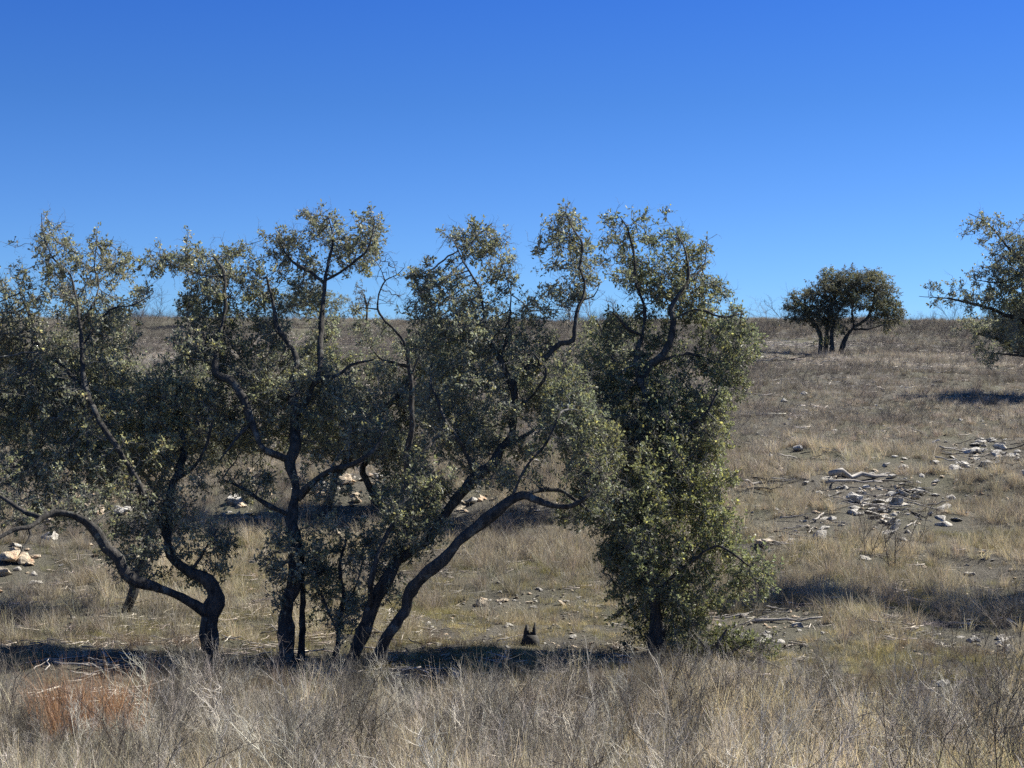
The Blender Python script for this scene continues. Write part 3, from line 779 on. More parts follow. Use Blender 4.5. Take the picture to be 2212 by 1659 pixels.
# young leafy oak between C and the leaning pair
tree((722, 1432), [
    L_([(1000, 1990, .05, 0), (1015, 1900, .045, 0), (1030, 1800, .035, 0), (1020, 1700, .025, .1), (1040, 1620, .012, .1)]),
    L_([(1015, 1900, .02, 0), (960, 1780, .016, 0), (930, 1690, .01, -.1)]),
    L_([(1025, 1850, .02, 0), (1080, 1720, .014, 0), (1090, 1640, .01, 0)]),
], [(735, 1230, 60, 70, 0, .3), (700, 1170, 40, 50, 0, .2), (780, 1180, 40, 50, 0, .3), (740, 1310, 60, 50, 0, .2), (690, 1260, 30, 40, 0, .2)],
    'young bushy oak between the upright trunk and the slanting pair', dens=400, k_leaf=1.0)

# G, H: oaks a little up the slope, thin trunks seen through the gap
tree((703, 1112), [
    L_([(975, 1548, .13, 0), (990, 1490, .12, 0), (1005, 1430, .12, .1), (1025, 1405, .1, .2), (1060, 1340, .1, .3), (1100, 1260, .08, .3), (1160, 1220, .075, 0), (1200, 1180, .07, 0), (1228, 1130, .06, 0), (1225, 1080, .05, 0), (1200, 1020, .03, 0)]),
    L_([(1100, 1260, .06, .3), (1050, 1180, .05, .5), (1000, 1080, .04, .5), (960, 980, .03, .5)]),
    L_([(1225, 1100, .05, 0), (1150, 1080, .035, 0), (1110, 1040, .02, 0)]),
], [(880, 790, 50, 50, 0, .7), (820, 830, 70, 60, .2, .8), (770, 880, 80, 60, .3, .9), (700, 800, 60, 60, .4, .6), (850, 930, 70, 60, 0, .9), (690, 940, 70, 50, .3, .9), (900, 860, 60, 70, .2, 1.), (800, 960, 70, 40, 0, 1.), (940, 760, 60, 60, .3, .8), (830, 740, 50, 50, .3, .7), (760, 760, 60, 60, .4, .7), (900, 950, 60, 40, 0, .8)],
    'oak up the slope whose thin dark trunk shows through the gap', dens=170, step=.15, kill=.14, k_leaf=1.7, lscale=1.3, sides=8)
tree((815, 1100), [
    L_([(1130, 1535, .1, 0), (1120, 1480, .1, 0), (1095, 1435, .09, 0), (1090, 1400, .09, 0), (1130, 1330, .07, .2), (1210, 1250, .06, .3), (1300, 1190, .05, .3), (1340, 1100, .04, .3)]),
    L_([(1210, 1250, .05, .3), (1230, 1160, .06, 0), (1228, 1100, .055, 0), (1240, 1040, .04, 0), (1270, 960, .02, 0)]),
], [(960, 800, 60, 50, .4, .6), (930, 900, 80, 60, .3, .8), (1000, 930, 80, 50, .3, .7), (870, 950, 50, 40, .1, .6), (1080, 820, 60, 60, .6, .5), (870, 1070, 50, 60, .2, .5), (900, 1010, 60, 40, .2, .6)],
    'oak up the slope with a bent pale trunk left of the slanting pair', dens=170, step=.15, kill=.14, k_leaf=1.7, lscale=1.3, sides=8)
# I: oak behind the dense one, bare bent limbs
tree((1350, 1090), [
    L_([(1870, 1510, .13, 0), (1880, 1400, .12, 0), (1890, 1300, .11, 0), (1870, 1200, .1, 0), (1850, 1100, .08, 0), (1820, 1020, .05, 0), (1790, 960, .03, 0)]),
    L_([(1880, 1330, .08, 0), (1780, 1260, .07, 0), (1690, 1210, .06, 0), (1640, 1130, .05, 0), (1600, 1090, .03, 0)]),
], [(1300, 740, 60, 40, 0, .45), (1260, 800, 60, 60, 0, .4), (1350, 830, 60, 60, 0, .5), (1310, 900, 70, 50, 0, .8), (1180, 880, 60, 40, 0, .8), (1290, 770, 60, 60, 0, .6), (1260, 860, 60, 50, 0, .7)],
    'oak standing behind the dense leafy one, seen between its branches', dens=180, step=.15, kill=.15, k_leaf=2.0, lscale=1.3, sides=8)

# bare dead branch tree whose twigs stand against the sky
tree((872, 1180), [
    [(872, 1180, .09, 0), (880, 1000, .08, 0), (888, 900, .075, 0), (886, 800, .055, 0), (878, 755, .045, 0), (856, 722, .04, 0), (832, 696, .036, 0), (816, 668, .032, 0), (818, 636, .028, 0), (832, 608, .022, 0), (857, 594, .015, 0), (875, 576, .008, 0)],
    [(832, 608, .018, 0), (822, 580, .012, .1), (808, 560, .007, .1)],
    [(857, 594, .012, 0), (850, 566, .008, 0), (838, 548, .005, 0)],
    [(817, 668, .02, 0), (778, 666, .014, 0), (763, 686, .008, 0)],
    [(885, 820, .03, 0), (905, 770, .02, 0), (915, 720, .012, 0)],
], [(850, 590, 26, 26, 0, .8), (830, 568, 28, 20, 0, .6), (812, 610, 24, 20, 0, .6), (780, 655, 28, 22, 0, .5), (845, 640, 20, 20, 0, .5), (905, 740, 30, 40, 0, .4), (835, 720, 40, 20, 0, .4)],
    'bare leafless tree whose forked twigs stand against the sky', name='dead_tree', dens=160, step=.11, kill=.10, k_leaf=0, k_twig=.4, mat=M_DEADBARK, tip=.005, cat='bare tree')

# low leafy thicket at the foot of the dense oak
tree((1560, 1432), [
    [(1560, 1432, .035, 0), (1550, 1395, .028, 0), (1570, 1360, .015, 0)],
    [(1560, 1425, .025, 0), (1600, 1395, .018, .1), (1640, 1380, .01, .1)],
    [(1556, 1425, .025, 0), (1520, 1395, .018, -.1), (1500, 1370, .01, -.1)],
], [(1520, 1385, 55, 28, 0, .6), (1590, 1380, 60, 26, 0, .6), (1640, 1395, 45, 22, 0, .5), (1480, 1400, 40, 22, 0, .5)],
    'low leafy shrub thicket at the right foot of the dense oak', name='leafy_shrub', k_leaf=1.5, tone=(.12, .135, .07), cat='shrub')

# J: far clump
FT = dict(leaf='leaves_far', dens=40, step=.26, kill=.24, sides=8, tip=.008, depth=3, k_leaf=1.9, tone=(.10, .105, .085), k_twig=0, lscale=1.0)
tree((1790, 766), [
    [(1772, 757, 0.177, 0), (1772, 725, 0.150, 0), (1758, 700, 0.116, 0), (1742, 680, 0.082, 0), (1728, 655, 0.054, 0)],
    [(1784, 760, 0.163, .5), (1786, 720, 0.150, .5), (1790, 690, 0.122, .5), (1800, 650, 0.082, 0), (1810, 620, 0.054, 0)],
    [(1797, 763, 0.150, -.5), (1797, 730, 0.136, -.5), (1803, 690, 0.102, -.5), (1830, 640, 0.068, -.5)],
    [(1816, 757, 0.163, 0), (1827, 730, 0.136, 0), (1845, 707, 0.116, 0), (1870, 690, 0.088, 0), (1885, 660, 0.068, 0), (1890, 630, 0.054, 0)],
    [(1845, 707, 0.082, 0), (1840, 670, 0.068, 0), (1850, 635, 0.048, 0)],
    [(1845, 712, 0.068, 0), (1880, 710, 0.054, -1), (1905, 702, 0.034, -1)],
], [(1735, 645, 30, 26, 0, 1), (1722, 665, 22, 20, 0, .8), (1790, 625, 45, 28, 0, 1), (1845, 610, 50, 24, 0, 1.1), (1895, 612, 34, 26, 0, 1.1), (1830, 645, 50, 25, 0, .9), (1775, 670, 45, 28, 0, .8), (1905, 650, 28, 30, 0, .8),
    (1928, 680, 20, 26, 0, 1), (1900, 690, 26, 14, -1, .4), (1933, 612, 10, 14, 0, .8), (1725, 692, 35, 10, 0, .5), (1800, 700, 40, 16, 0, .4), (1785, 735, 18, 14, 0, .5)],
    'lone round-topped oak clump far away on the ridge at the right', **FT)

# K: near right tree reaching in from outside, L: mid right tree
tree((2500, 1222), [
    [(2500, 1222, .22, 0), (2505, 1100, .2, 0), (2500, 950, .19, 0), (2440, 820, .13, 0), (2330, 740, .1, -.2), (2212, 690, .075, -.3), (2170, 678, .05, -.3), (2100, 655, .03, -.4), (2040, 645, .016, -.5), (1985, 640, .007, -.5)],
    [(2440, 820, .1, 0), (2380, 700, .08, 0), (2280, 600, .06, .2), (2205, 560, .045, .2), (2165, 520, .022, .2), (2130, 480, .012, .2), (2092, 460, .006, .2)],
    [(2205, 590, .03, .2), (2160, 610, .022, .2), (2110, 605, .014, .1)],
    [(2520, 950, .12, 0), (2600, 800, .1, 0), (2640, 640, .07, 0), (2600, 480, .04, 0)],
    [(2380, 700, .06, 0), (2400, 560, .05, 0), (2380, 420, .03, 0)],
    [(2330, 740, .06, -.2), (2250, 770, .04, -.4), (2190, 760, .02, -.5)],
], [(2170, 520, 40, 40, .2, .5), (2120, 490, 30, 28, .2, .7), (2150, 600, 45, 30, .2, .6), (2200, 560, 40, 50, .2, .6), (2040, 635, 55, 24, -.5, .8), (2110, 650, 50, 28, -.4, .8), (2190, 660, 50, 45, -.3, 1.), (2260, 620, 70, 90, 0, .9), (2250, 720, 70, 40, -.3, 1),
    (2330, 620, 60, 60, 0, .5), (2620, 560, 100, 120, 0, .5), (2740, 600, 120, 120, 0, .6), (2840, 720, 110, 110, 0, .6), (2720, 760, 120, 70, 0, .6)],
    'oak reaching in from the right edge with long thin branches', dens=230, step=.12, kill=.12, k_leaf=1.6)
tree((2290, 862), [
    [(2290, 862, .2, 0), (2285, 835, .18, 0), (2260, 800, .15, 0), (2215, 760, .1, 0), (2160, 735, .07, 0), (2110, 720, .04, 0)],
    [(2260, 800, .12, 0), (2270, 730, .1, 0), (2260, 680, .06, 0)],
    [(2215, 770, .05, 0), (2180, 765, .04, 0), (2135, 762, .02, 0)],
], [(2110, 712, 35, 18, 0, 1.1), (2170, 710, 45, 28, 0, 1.1), (2140, 750, 35, 18, 0, 1), (2200, 745, 50, 25, 0, 1), (2240, 690, 60, 50, 0, 1), (2320, 700, 80, 70, 0, 1), (2145, 775, 12, 12, 0, .8), (2280, 640, 60, 40, 0, 1)],
    'low spreading oak on the mid slope below the right edge branches', dens=60, step=.2, kill=.2, sides=8, tip=.006, k_leaf=2.0, lscale=1.7, k_twig=.2)

# ridge trees far left and middle
FR = dict(leaf='leaves_far', dens=20, step=.35, kill=.3, sides=7, tip=.014, depth=3, k_leaf=1.3, k_twig=0)
tree((418, 705), [[(418, 705, .2, 0), (418, 680, .16, 0), (412, 655, .1, 0)], [(418, 685, .1, 0), (432, 660, .07, 0)]],
     [(412, 655, 22, 18, 0, 1), (432, 665, 18, 20, 0, .8), (400, 672, 14, 14, 0, .8)], 'small round oak on the ridge left of the upright oak crown', **FR)
tree((690, 708), [[(690, 708, .2, 0), (692, 670, .16, 0), (700, 640, .1, 0)], [(691, 680, .1, 0), (670, 650, .07, 0)]],
     [(680, 635, 35, 22, 0, .8), (710, 650, 30, 25, 0, .7), (650, 650, 30, 25, 0, .8), (620, 655, 24, 20, 0, .6)], 'far ridge oak partly hidden behind the upright oak crown', **FR)
tree((792, 700), [[(792, 700, .14, 0), (792, 665, .11, 0), (786, 635, .07, 0)], [(792, 670, .07, 0), (800, 640, .05, 0)]],
     [(782, 630, 20, 20, 0, .6), (800, 645, 16, 18, 0, .5), (770, 650, 14, 14, 0, .4)], 'thin far ridge tree left of the bare forked twigs', **{**FR, 'k_leaf': 0.7, 'tone': (.1, .09, .07)})

# ------------------------------------------------------------------ rocks
CLEAR = []
def rock(px, py, size, label, group=None, flat=1.0, i=None, stretch=1.0, lift=0.0, grey=None):
    size *= 1.35
    if grey is None: grey = px > 1400 or rng.random() < .35
    p = ground_hit(px, py)
    o = bpy.data.objects.new('rock', (ROCKS_GREY if grey else ROCKS)[(rng.integers(0, 10) if i is None else i)]); COL.objects.link(o)
    o.scale = (size * stretch, size, size * flat)
    o.rotation_euler = (rng.normal() * .25, rng.normal() * .25, rng.uniform(0, 6.28))
    o.location = (p[0], p[1], p[2] + size * 0.1 * flat + lift)
    CLEAR.append((p[0], p[1] - size * .5, size * 0.9 + 0.12))
    tag(o, label, 'rock', group)
    return o

SPECS = []; PATCH = []
def rock_field(n, x0, x1, y0, y1, s0, s1, label, group, f0=.6, f1=1.1):
    for k in range(n):
        g1, g2 = rng.normal(size=2) * .5
        px, py, sz = (x0 + x1) / 2 + (x1 - x0) / 2 * g1 * 1.15, (y0 + y1) / 2 + (y1 - y0) / 2 * (g2 * 1.1 + .5 * math.sin(g1 * 5 + x0)), s0 + (s1 - s0) * rng.random() ** 2.6
        SPECS.append((sz / ground_hit(px, py)[1], px, py, sz, label, group, rng.uniform(f0, f1)))

def patch(x0, x1, y0, y1, keep=.25):
    a = ground_hit(x0, (y0 + y1) / 2); b = ground_hit(x1, (y0 + y1) / 2); c = ground_hit((x0 + x1) / 2, y1); d = ground_hit((x0 + x1) / 2, y0)
    PATCH.append(((a[0] + b[0]) / 2, (c[1] + d[1]) / 2, abs(b[0] - a[0]) / 2, abs(d[1] - c[1]) / 2, keep))

_c = ground_hit(205, 1580); PATCH.append((_c[0], _c[1] - .5, .65, 1.3, .25))
def place_rocks(limit):
    SPECS.sort(key=lambda t: -t[0])
    for t in SPECS[:limit]: rock(t[1], t[2], t[3], t[4], t[5], t[6])
    rest = SPECS[limit:]
    P0 = np.array([ground_hit(t[1], t[2]) for t in rest]); sz = np.array([t[3] * 1.3 for t in rest])
    for q, z in zip(P0, sz): CLEAR.append((q[0], q[1] - z * .4, z * .8 + .05))
    P0[:, 2] += sz * .08
    o = scatter('small_rubble', 'pebbles', P0, rng.normal(size=(len(rest), 3)) * [.3, .3, 3], sz, (1, 1, 1)); tag(o, 'small broken limestone pieces around the rocks', kind='stuff')

rock(22, 1212, .55, 'largest cream limestone boulder in the heap at the left edge', i=1)
rock(8, 1240, .42, 'cream boulder low in the heap cut by the left edge', i=2)
rock(55, 1218, .36, 'orange-tinted rock at the right end of the left edge heap', i=3)
rock_field(16, -20, 115, 1180, 1262, .12, .34, 'pale rock in the limestone heap at the left edge', 'limestone heap at the left edge')
rock_field(6, 180, 235, 1205, 1235, .1, .22, 'grey-white stone on the grass left of the arched limb', 'stones left of the arched limb')
rock(505, 1090, .55, 'white blocky limestone boulder behind the gap between left oaks', i=4)
rock(540, 1085, .5, 'tilted pinkish slab leaning on the white boulder', i=5, flat=.6, lift=.12)
rock_field(14, 485, 575, 1068, 1125, .14, .36, 'small limestone piece around the white boulder', 'stones round the white boulder')
rock(690, 1062, .62, 'orange boulder seen right of the upright oak trunk', i=6)
rock(748, 1042, .55, 'cream boulder up the slope beside the thin trunk', i=7)
rock(770, 1085, .34, 'small tan rock below the cream boulder', i=8)
rock_field(36, 690, 870, 992, 1090, .18, .55, 'cream limestone rock on the slope seen through the gap', 'limestone rocks on the slope behind the gap')
rock_field(12, 985, 1070, 1050, 1100, .15, .42, 'tan rock on the slope between the two slanting trunks', 'rocks between the slanting trunks')
rock_field(10, 870, 1000, 1120, 1180, .1, .25, 'small stone in the grass under the slanting trunk', 'stones under the slanting trunk')
rock(1040, 1305, .26, 'orange rock in the pale row right of the slanting trunks', i=9)
rock_field(30, 1040, 1250, 1280, 1320, .07, .2, 'pale stone in the row crossing the grass behind the stump', 'row of stones behind the stump')
rock_field(24, 930, 1380, 1320, 1390, .05, .16, 'small pale stone on the bare ground near the stump', 'stones near the stump')
rock(1650, 1180, .42, 'flat orange limestone slab in the grass right of the dense oak', i=0, flat=.7, stretch=1.4, grey=False, lift=.06)
rock(1848, 1082, .5, 'yellowish block in the brush pile on the right slope', i=1)
rock(1935, 1092, .55, 'rounded pale boulder at the right end of the brush pile', i=2)
rock(1720, 975, .4, 'lone yellowish stone above the brush piles', i=3)
rock(1775, 1162, .36, 'white stone at the foot of the brush pile', i=4)
rock_field(60, 1790, 2015, 1030, 1135, .10, .38, 'pale broken rock in the rubble of the brush pile', 'rocks in the brush pile', .35, .8)
rock_field(30, 1650, 1800, 1120, 1175, .08, .26, 'grey stone in the scatter below the brush pile', 'stones below the brush pile', .35, .7)
rock_field(26, 1700, 1990, 960, 1020, .10, .28, 'pale stone strewn above the brush pile', 'stones above the brush pile', .35, .8)
rock_field(20, 2020, 2210, 1180, 1300, .08, .24, 'grey stone among weeds at the right edge below the heap', 'stones at the right edge', .4, .8)
rock(2095, 978, .6, 'yellow-white slab on top of the dark heap at the right', i=5, flat=.6)
rock(2160, 972, .5, 'pale block near the right edge beside the dark heap', i=6)
rock_field(30, 2050, 2212, 955, 1015, .12, .42, 'rock in the dark heap near the right edge', 'rocks in the heap near the right edge')
rock_field(22, 1560, 1740, 1330, 1400, .06, .22, 'pale stone on the washed-out patch right of the dense oak', 'stones on the washed-out patch')
rock_field(14, 2030, 2200, 1350, 1400, .08, .25, 'pale stone on the bare strip at the lower right', 'stones on the lower right bare strip')
rock_field(16, 1640, 2200, 880, 1300, .1, .3, 'stray pale stone in the hillside grass at the right', 'stray stones on the right hillside')
rock_field(10, 940, 1100, 1430, 1480, .07, .2, 'pale stone half hidden by weeds below the stump', 'stones among the weeds below the stump')
rock_field(12, 300, 640, 1240, 1340, .07, .2, 'small stone in the green grass between the left trunks', 'stones between the left trunks')
rock_field(34, -20, 420, 1040, 1200, .14, .45, 'pale rock on the slope glimpsed behind the arched limb', 'rocks behind the arched limb')
rock_field(16, 430, 700, 960, 1080, .12, .34, 'pale rock high behind the upright oak trunk', 'rocks high behind the upright oak')
rock_field(10, 1390, 1900, 800, 1000, .15, .35, 'pale stone on the upper slope behind the dense oak', 'stones on the upper slope')

for a_ in ((1790, 2015, 1030, 1135, .45), (1650, 1800, 1120, 1175), (1700, 1990, 960, 1020, .5), (2050, 2212, 955, 1015), (1560, 1740, 1330, 1400), (2030, 2212, 1350, 1400), (690, 870, 992, 1090, .4),
           (480, 580, 1068, 1125), (985, 1075, 1045, 1105, .4), (930, 1380, 1280, 1390, .6), (-20, 115, 1180, 1262, .3), (2020, 2210, 1180, 1290, .5)): patch(*a_)
rock_field(130, 1780, 2020, 1025, 1140, .10, .44, 'broken grey rock piece in the rubble on the right slope', 'rubble pieces of the brush pile', .35, .8)
rock_field(70, 2040, 2212, 950, 1020, .10, .40, 'broken grey rock piece near the right edge', 'rubble pieces of the right heap', .35, .8)
rock_field(70, 1560, 1750, 1320, 1405, .04, .14, 'broken pale rock chip on the washed-out patch', 'rubble chips of the washed-out patch', .35, .8)
rock_field(90, 930, 1380, 1275, 1395, .04, .12, 'broken pale rock chip behind the stump', 'rubble chips behind the stump', .35, .8)
rock_field(90, 690, 1075, 985, 1105, .08, .32, 'broken orange rock piece on the slope behind the gap', 'rubble pieces behind the gap', .5, .9)
place_rocks(262)
# ------------------------------------------------------------------ sticks, logs and brush piles
def stick_mesh(n):
    out = []
    for k in range(n):
        g = Geo(); L = 1.0
        pts = [np.array([t - .5, 0, 0]) for t in np.linspace(0, 1, 7)]
        pts = [p + rng.normal(size=3) * np.array([0, .018, .012]) for p in pts]
        g.tube(pts, np.linspace(.026, .012, 7) * rng.uniform(.6, 1.2), 7, wob=.08)
        for b in range(rng.integers(0, 3)):
            q = pts[int(rng.integers(2, 6))]; d = np.array([.9, rng.normal() * .4, rng.random() * .2]); d /= np.linalg.norm(d); l = rng.uniform(.15, .4)
            g.tube([q, q + d * l * .5 + rng.normal(size=3) * .02, q + d * l], [.016, .011, .005], 5, wob=.05)
        out.append(g.build('stick', [M_WOOD], 'none').data)
    return out
STICKS = stick_mesh(10)
DARKSTICKS = []
for me in STICKS[:5]:
    m2 = me.copy(); m2.materials.clear(); m2.materials.append(M_DARKWOOD); DARKSTICKS.append(m2)

def stick(px, py, length, label, group=None, tilt=0.1, rz=None, dark=False, lift=0.05, thick=1.0, name='fallen_branch'):
    p = ground_hit(px, py)
    ms = DARKSTICKS if dark else STICKS
    o = bpy.data.objects.new(name, ms[int(rng.integers(0, len(ms)))]); COL.objects.link(o)
    o.scale = (length, length * thick, length * thick)
    o.rotation_euler = (rng.uniform(0, 6.28), float(np.clip(rng.normal() * tilt, -.22, .22)), rng.normal() * .7 if rz is None else rz)
    o.location = (p[0], p[1], p[2] + lift)
    CLEAR.append((p[0], p[1] - .15, min(.45, length * .35)))
    tag(o, label, 'branch', group); return o

def pile(n, x0, x1, y0, y1, l0, l1, label, group, dark=.25, tilt=.2, lift=.12):
    for k in range(n):
        stick(rng.uniform(x0, x1), rng.uniform(y0, y1), rng.uniform(l0, l1), ('dark ' if False else '') + label, group, tilt, dark=rng.random() < dark, lift=rng.uniform(.02, lift))

stick(1865, 1040, 2.1, 'longest bleached log lying across the top of the brush pile', rz=.35, thick=1.6, tilt=.05, lift=.2, name='log')
stick(1845, 1052, 1.7, 'second bleached log just below the longest one', rz=.3, thick=1.3, tilt=.04, lift=.15, name='log')
stick(1640, 1048, 1.2, 'bleached log on the grass at the left of the brush piles', rz=.5, thick=1.2, name='log')
stick(1560, 1340, 1.0, 'pale log on the washed-out patch right of the dense oak', rz=.1, thick=1.2, name='log')
stick(1700, 1345, 1.2, 'curved pale branch on the washed-out patch', rz=-.2, thick=1.0, name='log')
pile(44, 1790, 2010, 1030, 1135, .3, 1.1, 'grey stick in the big brush pile on the right slope', 'sticks of the big brush pile')
pile(20, 1650, 1800, 1120, 1175, .3, .9, 'grey stick in the low scatter below the big brush pile', 'sticks below the big brush pile')
pile(14, 1645, 1700, 1165, 1195, .25, .7, 'grey twisted stick beside the flat orange slab', 'sticks beside the orange slab')
pile(16, 1590, 1700, 1035, 1065, .3, 1.0, 'stick in the small heap left of the big brush pile', 'sticks left of the big brush pile', dark=.5)
pile(18, 2045, 2212, 960, 1010, .3, 1.2, 'stick in the dark heap near the right edge', 'sticks in the right edge heap', dark=.6, lift=.35, tilt=.3)
pile(20, 1700, 1830, 975, 1010, .3, 1.0, 'stick strewn in the grass above the brush pile', 'sticks above the brush pile', dark=.5)
pile(22, 150, 290, 1425, 1470, .3, .8, 'grey stick in the brush heap at the lower left', 'sticks of the lower left heap', dark=.5, lift=.15)
pile(20, 450, 900, 1370, 1430, .2, .7, 'pale stick in the shade under the left oaks', 'sticks in the shade', dark=.2)
pile(16, 930, 1350, 1330, 1400, .15, .5, 'thin stick on the bare ground near the stump', 'sticks near the stump', dark=.3)
pile(16, 1640, 1780, 770, 790, .8, 2.4, 'dark branch lying beside the far oak clump', 'branches beside the far clump', dark=.8, lift=.3)
pile(10, 240, 300, 1305, 1325, .2, .6, 'broken stick at the foot of the slim left trunk', 'sticks at the slim trunk', dark=.3, tilt=.6, lift=.15)
pile(12, 1540, 1740, 1320, 1400, .2, .8, 'pale stick on the washed-out patch', 'sticks on the washed-out patch', dark=.15)

# split black stump
def stump():
    b = ground_hit(1145, 1392)
    t = thing('stump', b, 'black split stump with two upright prongs in front of the stone row', 'stump')
    g = Geo(); g.tube([(0, 0, -.1), (0, 0, .05), (.01, 0, .14)], [.15, .13, .10], 10, wob=.1); g.build('stump_base', [M_DARKWOOD], t)
    for (x0, y0, h, r) in ((-.06, 0, .30, .045), (.07, .02, .33, .035), (0.01, .04, .18, .04)):
        g = Geo(); g.tube([(x0, y0, .05), (x0 - .005, y0, h * .6), (x0 + .01, y0, h)], [r * 1.3, r, r * .45], 6, wob=.15); g.build('prong', [M_DARKWOOD], t)
stump()

# tall bare weeds and shrubs standing out one by one
SHR = [forb(60 + k, 0.9, 2, 3, .006, .35).build('bare_shrub', [None], 'none').data for k in range(5)]
m_dark, N_, L2, p_, o_ = new_mat('dark_stem'); p_.inputs['Base Color'].default_value = (.085, .07, .06, 1); p_.inputs['Roughness'].default_value = .8
m_pale, N_, L2, p_, o_ = new_mat('pale_stem'); p_.inputs['Base Color'].default_value = (.33, .29, .235, 1); p_.inputs['Roughness'].default_value = .8
SHP = []
for me in SHR:
    me.materials.clear(); me.materials.append(m_dark); c = me.copy(); c.materials.clear(); c.materials.append(m_pale); SHP.append(c)
def shrub(px, d, s, label, group, pale=False, name='bare_shrub', cat='shrub', sx=1.0):
    x = (px - 1106) / F * d
    o = bpy.data.objects.new(name, (SHP if pale else SHR)[int(rng.integers(0, 5))]); COL.objects.link(o)
    o.location = (x, d, float(ground_z(x, d)) - .02); o.scale = (s * sx, s * sx, s); o.rotation_euler = (rng.normal() * .12, rng.normal() * .12, rng.uniform(0, 6.28))
    tag(o, label, cat, group)
for k in range(34):
    d = rng.uniform(9, 17.5); shrub(rng.uniform(-50, 2260), d, rng.uniform(.7, 1.15), 'dark bare weed stalk rising above the foreground thicket', 'dark weed stalks in the foreground')
for k in range(26):
    d = rng.uniform(12, 19); shrub(rng.uniform(-50, 2260), d, rng.uniform(.5, .8), 'pale dry weed stalk rising above the foreground thicket', 'pale weed stalks in the foreground', True)
for px, d, s in ((1880, 33, 1.5), (1930, 32, 1.7), (1850, 34, 1.3), (1965, 34, 1.3)):
    shrub(px, d, s, 'leafless grey shrub below the brush pile on the right slope', 'leafless shrubs below the brush pile', sx=1.3)
for px, d, s in ((2110, 25, 1.0), (2160, 24.5, 1.1), (2205, 24.8, 1.2), (2060, 26, .9), (2150, 27, 1.2)):
    shrub(px, d, s, 'brown leafless shrub in the shadow at the lower right edge', 'shrubs in the lower right shadow', sx=1.3)
for px, d, s in ((1225, 150, 5), (1290, 152, 5), (1330, 150, 4.5), (330, 155, 3.5), (300, 156, 4), (1660, 155, 3), (1690, 158, 3.5), (2050, 158, 3)):
    shrub(px, d, s, 'bare bush silhouetted along the ridge line', 'bushes on the ridge line', sx=1.6)

# ------------------------------------------------------------------ grass and brush
def wedge(y0, y1, per_m2, side=0.40, marg=1.5):
    area = side * (y1 * y1 - y0 * y0) + 2 * marg * (y1 - y0)
    n = int(area * per_m2)
    y = np.sqrt(rng.uniform(y0 * y0, y1 * y1, n)); x = rng.uniform(-1, 1, n) * (y * side + marg)
    return x, y

def pxof(x, y): return np.asarray(x) / y * F + 1106

def field(name, key, x, y, scl, tone, lean=0.12, label=None, mask=None, jit=0.35, sat=0.025, aniso=None):
    if mask is not None:
        k = rng.random(len(x)) < mask; x, y = x[k], y[k]
        if not np.isscalar(scl): scl = scl[k]
        tone = tone[k] if np.ndim(tone) == 2 else tone
    c = np.array(CLEAR); ok = np.ones(len(x), bool)
    for q in PATCH: ok &= (((x - q[0]) / q[2]) ** 2 + ((y - q[1]) / q[3]) ** 2 > 2.2 * fbm(x * .9, y * .9, 95)) | (rng.random(len(x)) < q[4])
    for q in c: ok &= (x - q[0]) ** 2 + (y - q[1]) ** 2 > q[2] ** 2
    x, y = x[ok], y[ok]
    if not np.isscalar(scl): scl = scl[ok]
    tone = tone[ok] if np.ndim(tone) == 2 else tone
    n = len(x); z = ground_z(x, y)
    rot = np.stack([rng.normal(size=n) * lean, rng.normal(size=n) * lean, rng.uniform(0, 2 * PI, n)], 1)
    s = scl * rng.uniform(0.6, 1.3, n)
    t = np.ones((n, 3)) * np.asarray(tone) * rng.uniform(1 - jit, 1 + jit, n)[:, None] * (1 + rng.normal(size=(n, 3)) * sat)
    o = scatter(name, key, np.stack([x, y, z], 1), rot, s, np.clip(t, 0.01, 1))
    tag(o, label, kind='stuff')
    return o

def lerp(a, b, w): return np.asarray(a)[None] * (1 - w[:, None]) + np.asarray(b)[None] * w[:, None]

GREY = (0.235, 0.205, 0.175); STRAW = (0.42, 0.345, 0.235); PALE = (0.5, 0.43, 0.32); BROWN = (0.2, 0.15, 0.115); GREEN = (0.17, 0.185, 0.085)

# foreground brush
def edge(x, y, amp=2.6, off=0.0):
    e = np.interp(pxof(x, y), [-200, 40, 110, 300, 400, 900, 1300, 1600, 2000, 2080, 2400], [20.2, 19.8, 17.2, 17.6, 20.6, 21.3, 21.2, 20.2, 19.2, 20.2, 20.8]) + off
    e = e + (fbm(x * .9, 0 * y + 3, 41, 3) - .5) * amp * 2
    return np.clip((e - y) / 0.9, 0, 1)
def two(a, b, n, p=.5):
    k = (rng.random(n) < p)[:, None]
    return np.where(k, np.asarray(a)[None], np.asarray(b)[None])
x, y = wedge(6.5, 22.5, 18)
hv = 0.3 + 1.25 * fbm(x * .75, y * .75, 19)
near_ = np.clip((16.5 - y) / 7, 0, 1)[:, None]
field('dry_weeds', 'forbs', x, y, hv, two((0.11, 0.098, 0.082), (0.49, 0.45, 0.385), len(x), .52) * (0.85 + .4 * near_), mask=edge(x, y) * np.clip((fbm(x * .9, y * .9, 15) - .25) * 3.2, 0.1, 1), label='thicket of thin grey leafless weeds across the foreground', lean=.22, jit=.4)
x, y = wedge(6.5, 22, 34)
w = np.clip((pxof(x, y) - 1200) / 1000, 0, 1) * np.clip((fbm(x * .5, y * .5, 22) - .2) * 2.2, 0, 1)
field('straw_grass', 'straw', x, y, 0.55 + .55 * fbm(x * .6, y * .6, 77), lerp((0.60, 0.55, 0.45), (0.90, 0.78, 0.54), w), mask=np.clip((fbm(x * .9, y * .9, 25) - .35) * 4 + .5 * w, 0, 1) * np.clip((21 - y) / 9 + .7 * w, .15, 1) * edge(x, y, 2.6, -.4), label='dry straw-coloured grass stalks between the foreground weeds', lean=.2, jit=.45)
x, y = wedge(6.0, 22.5, 28)
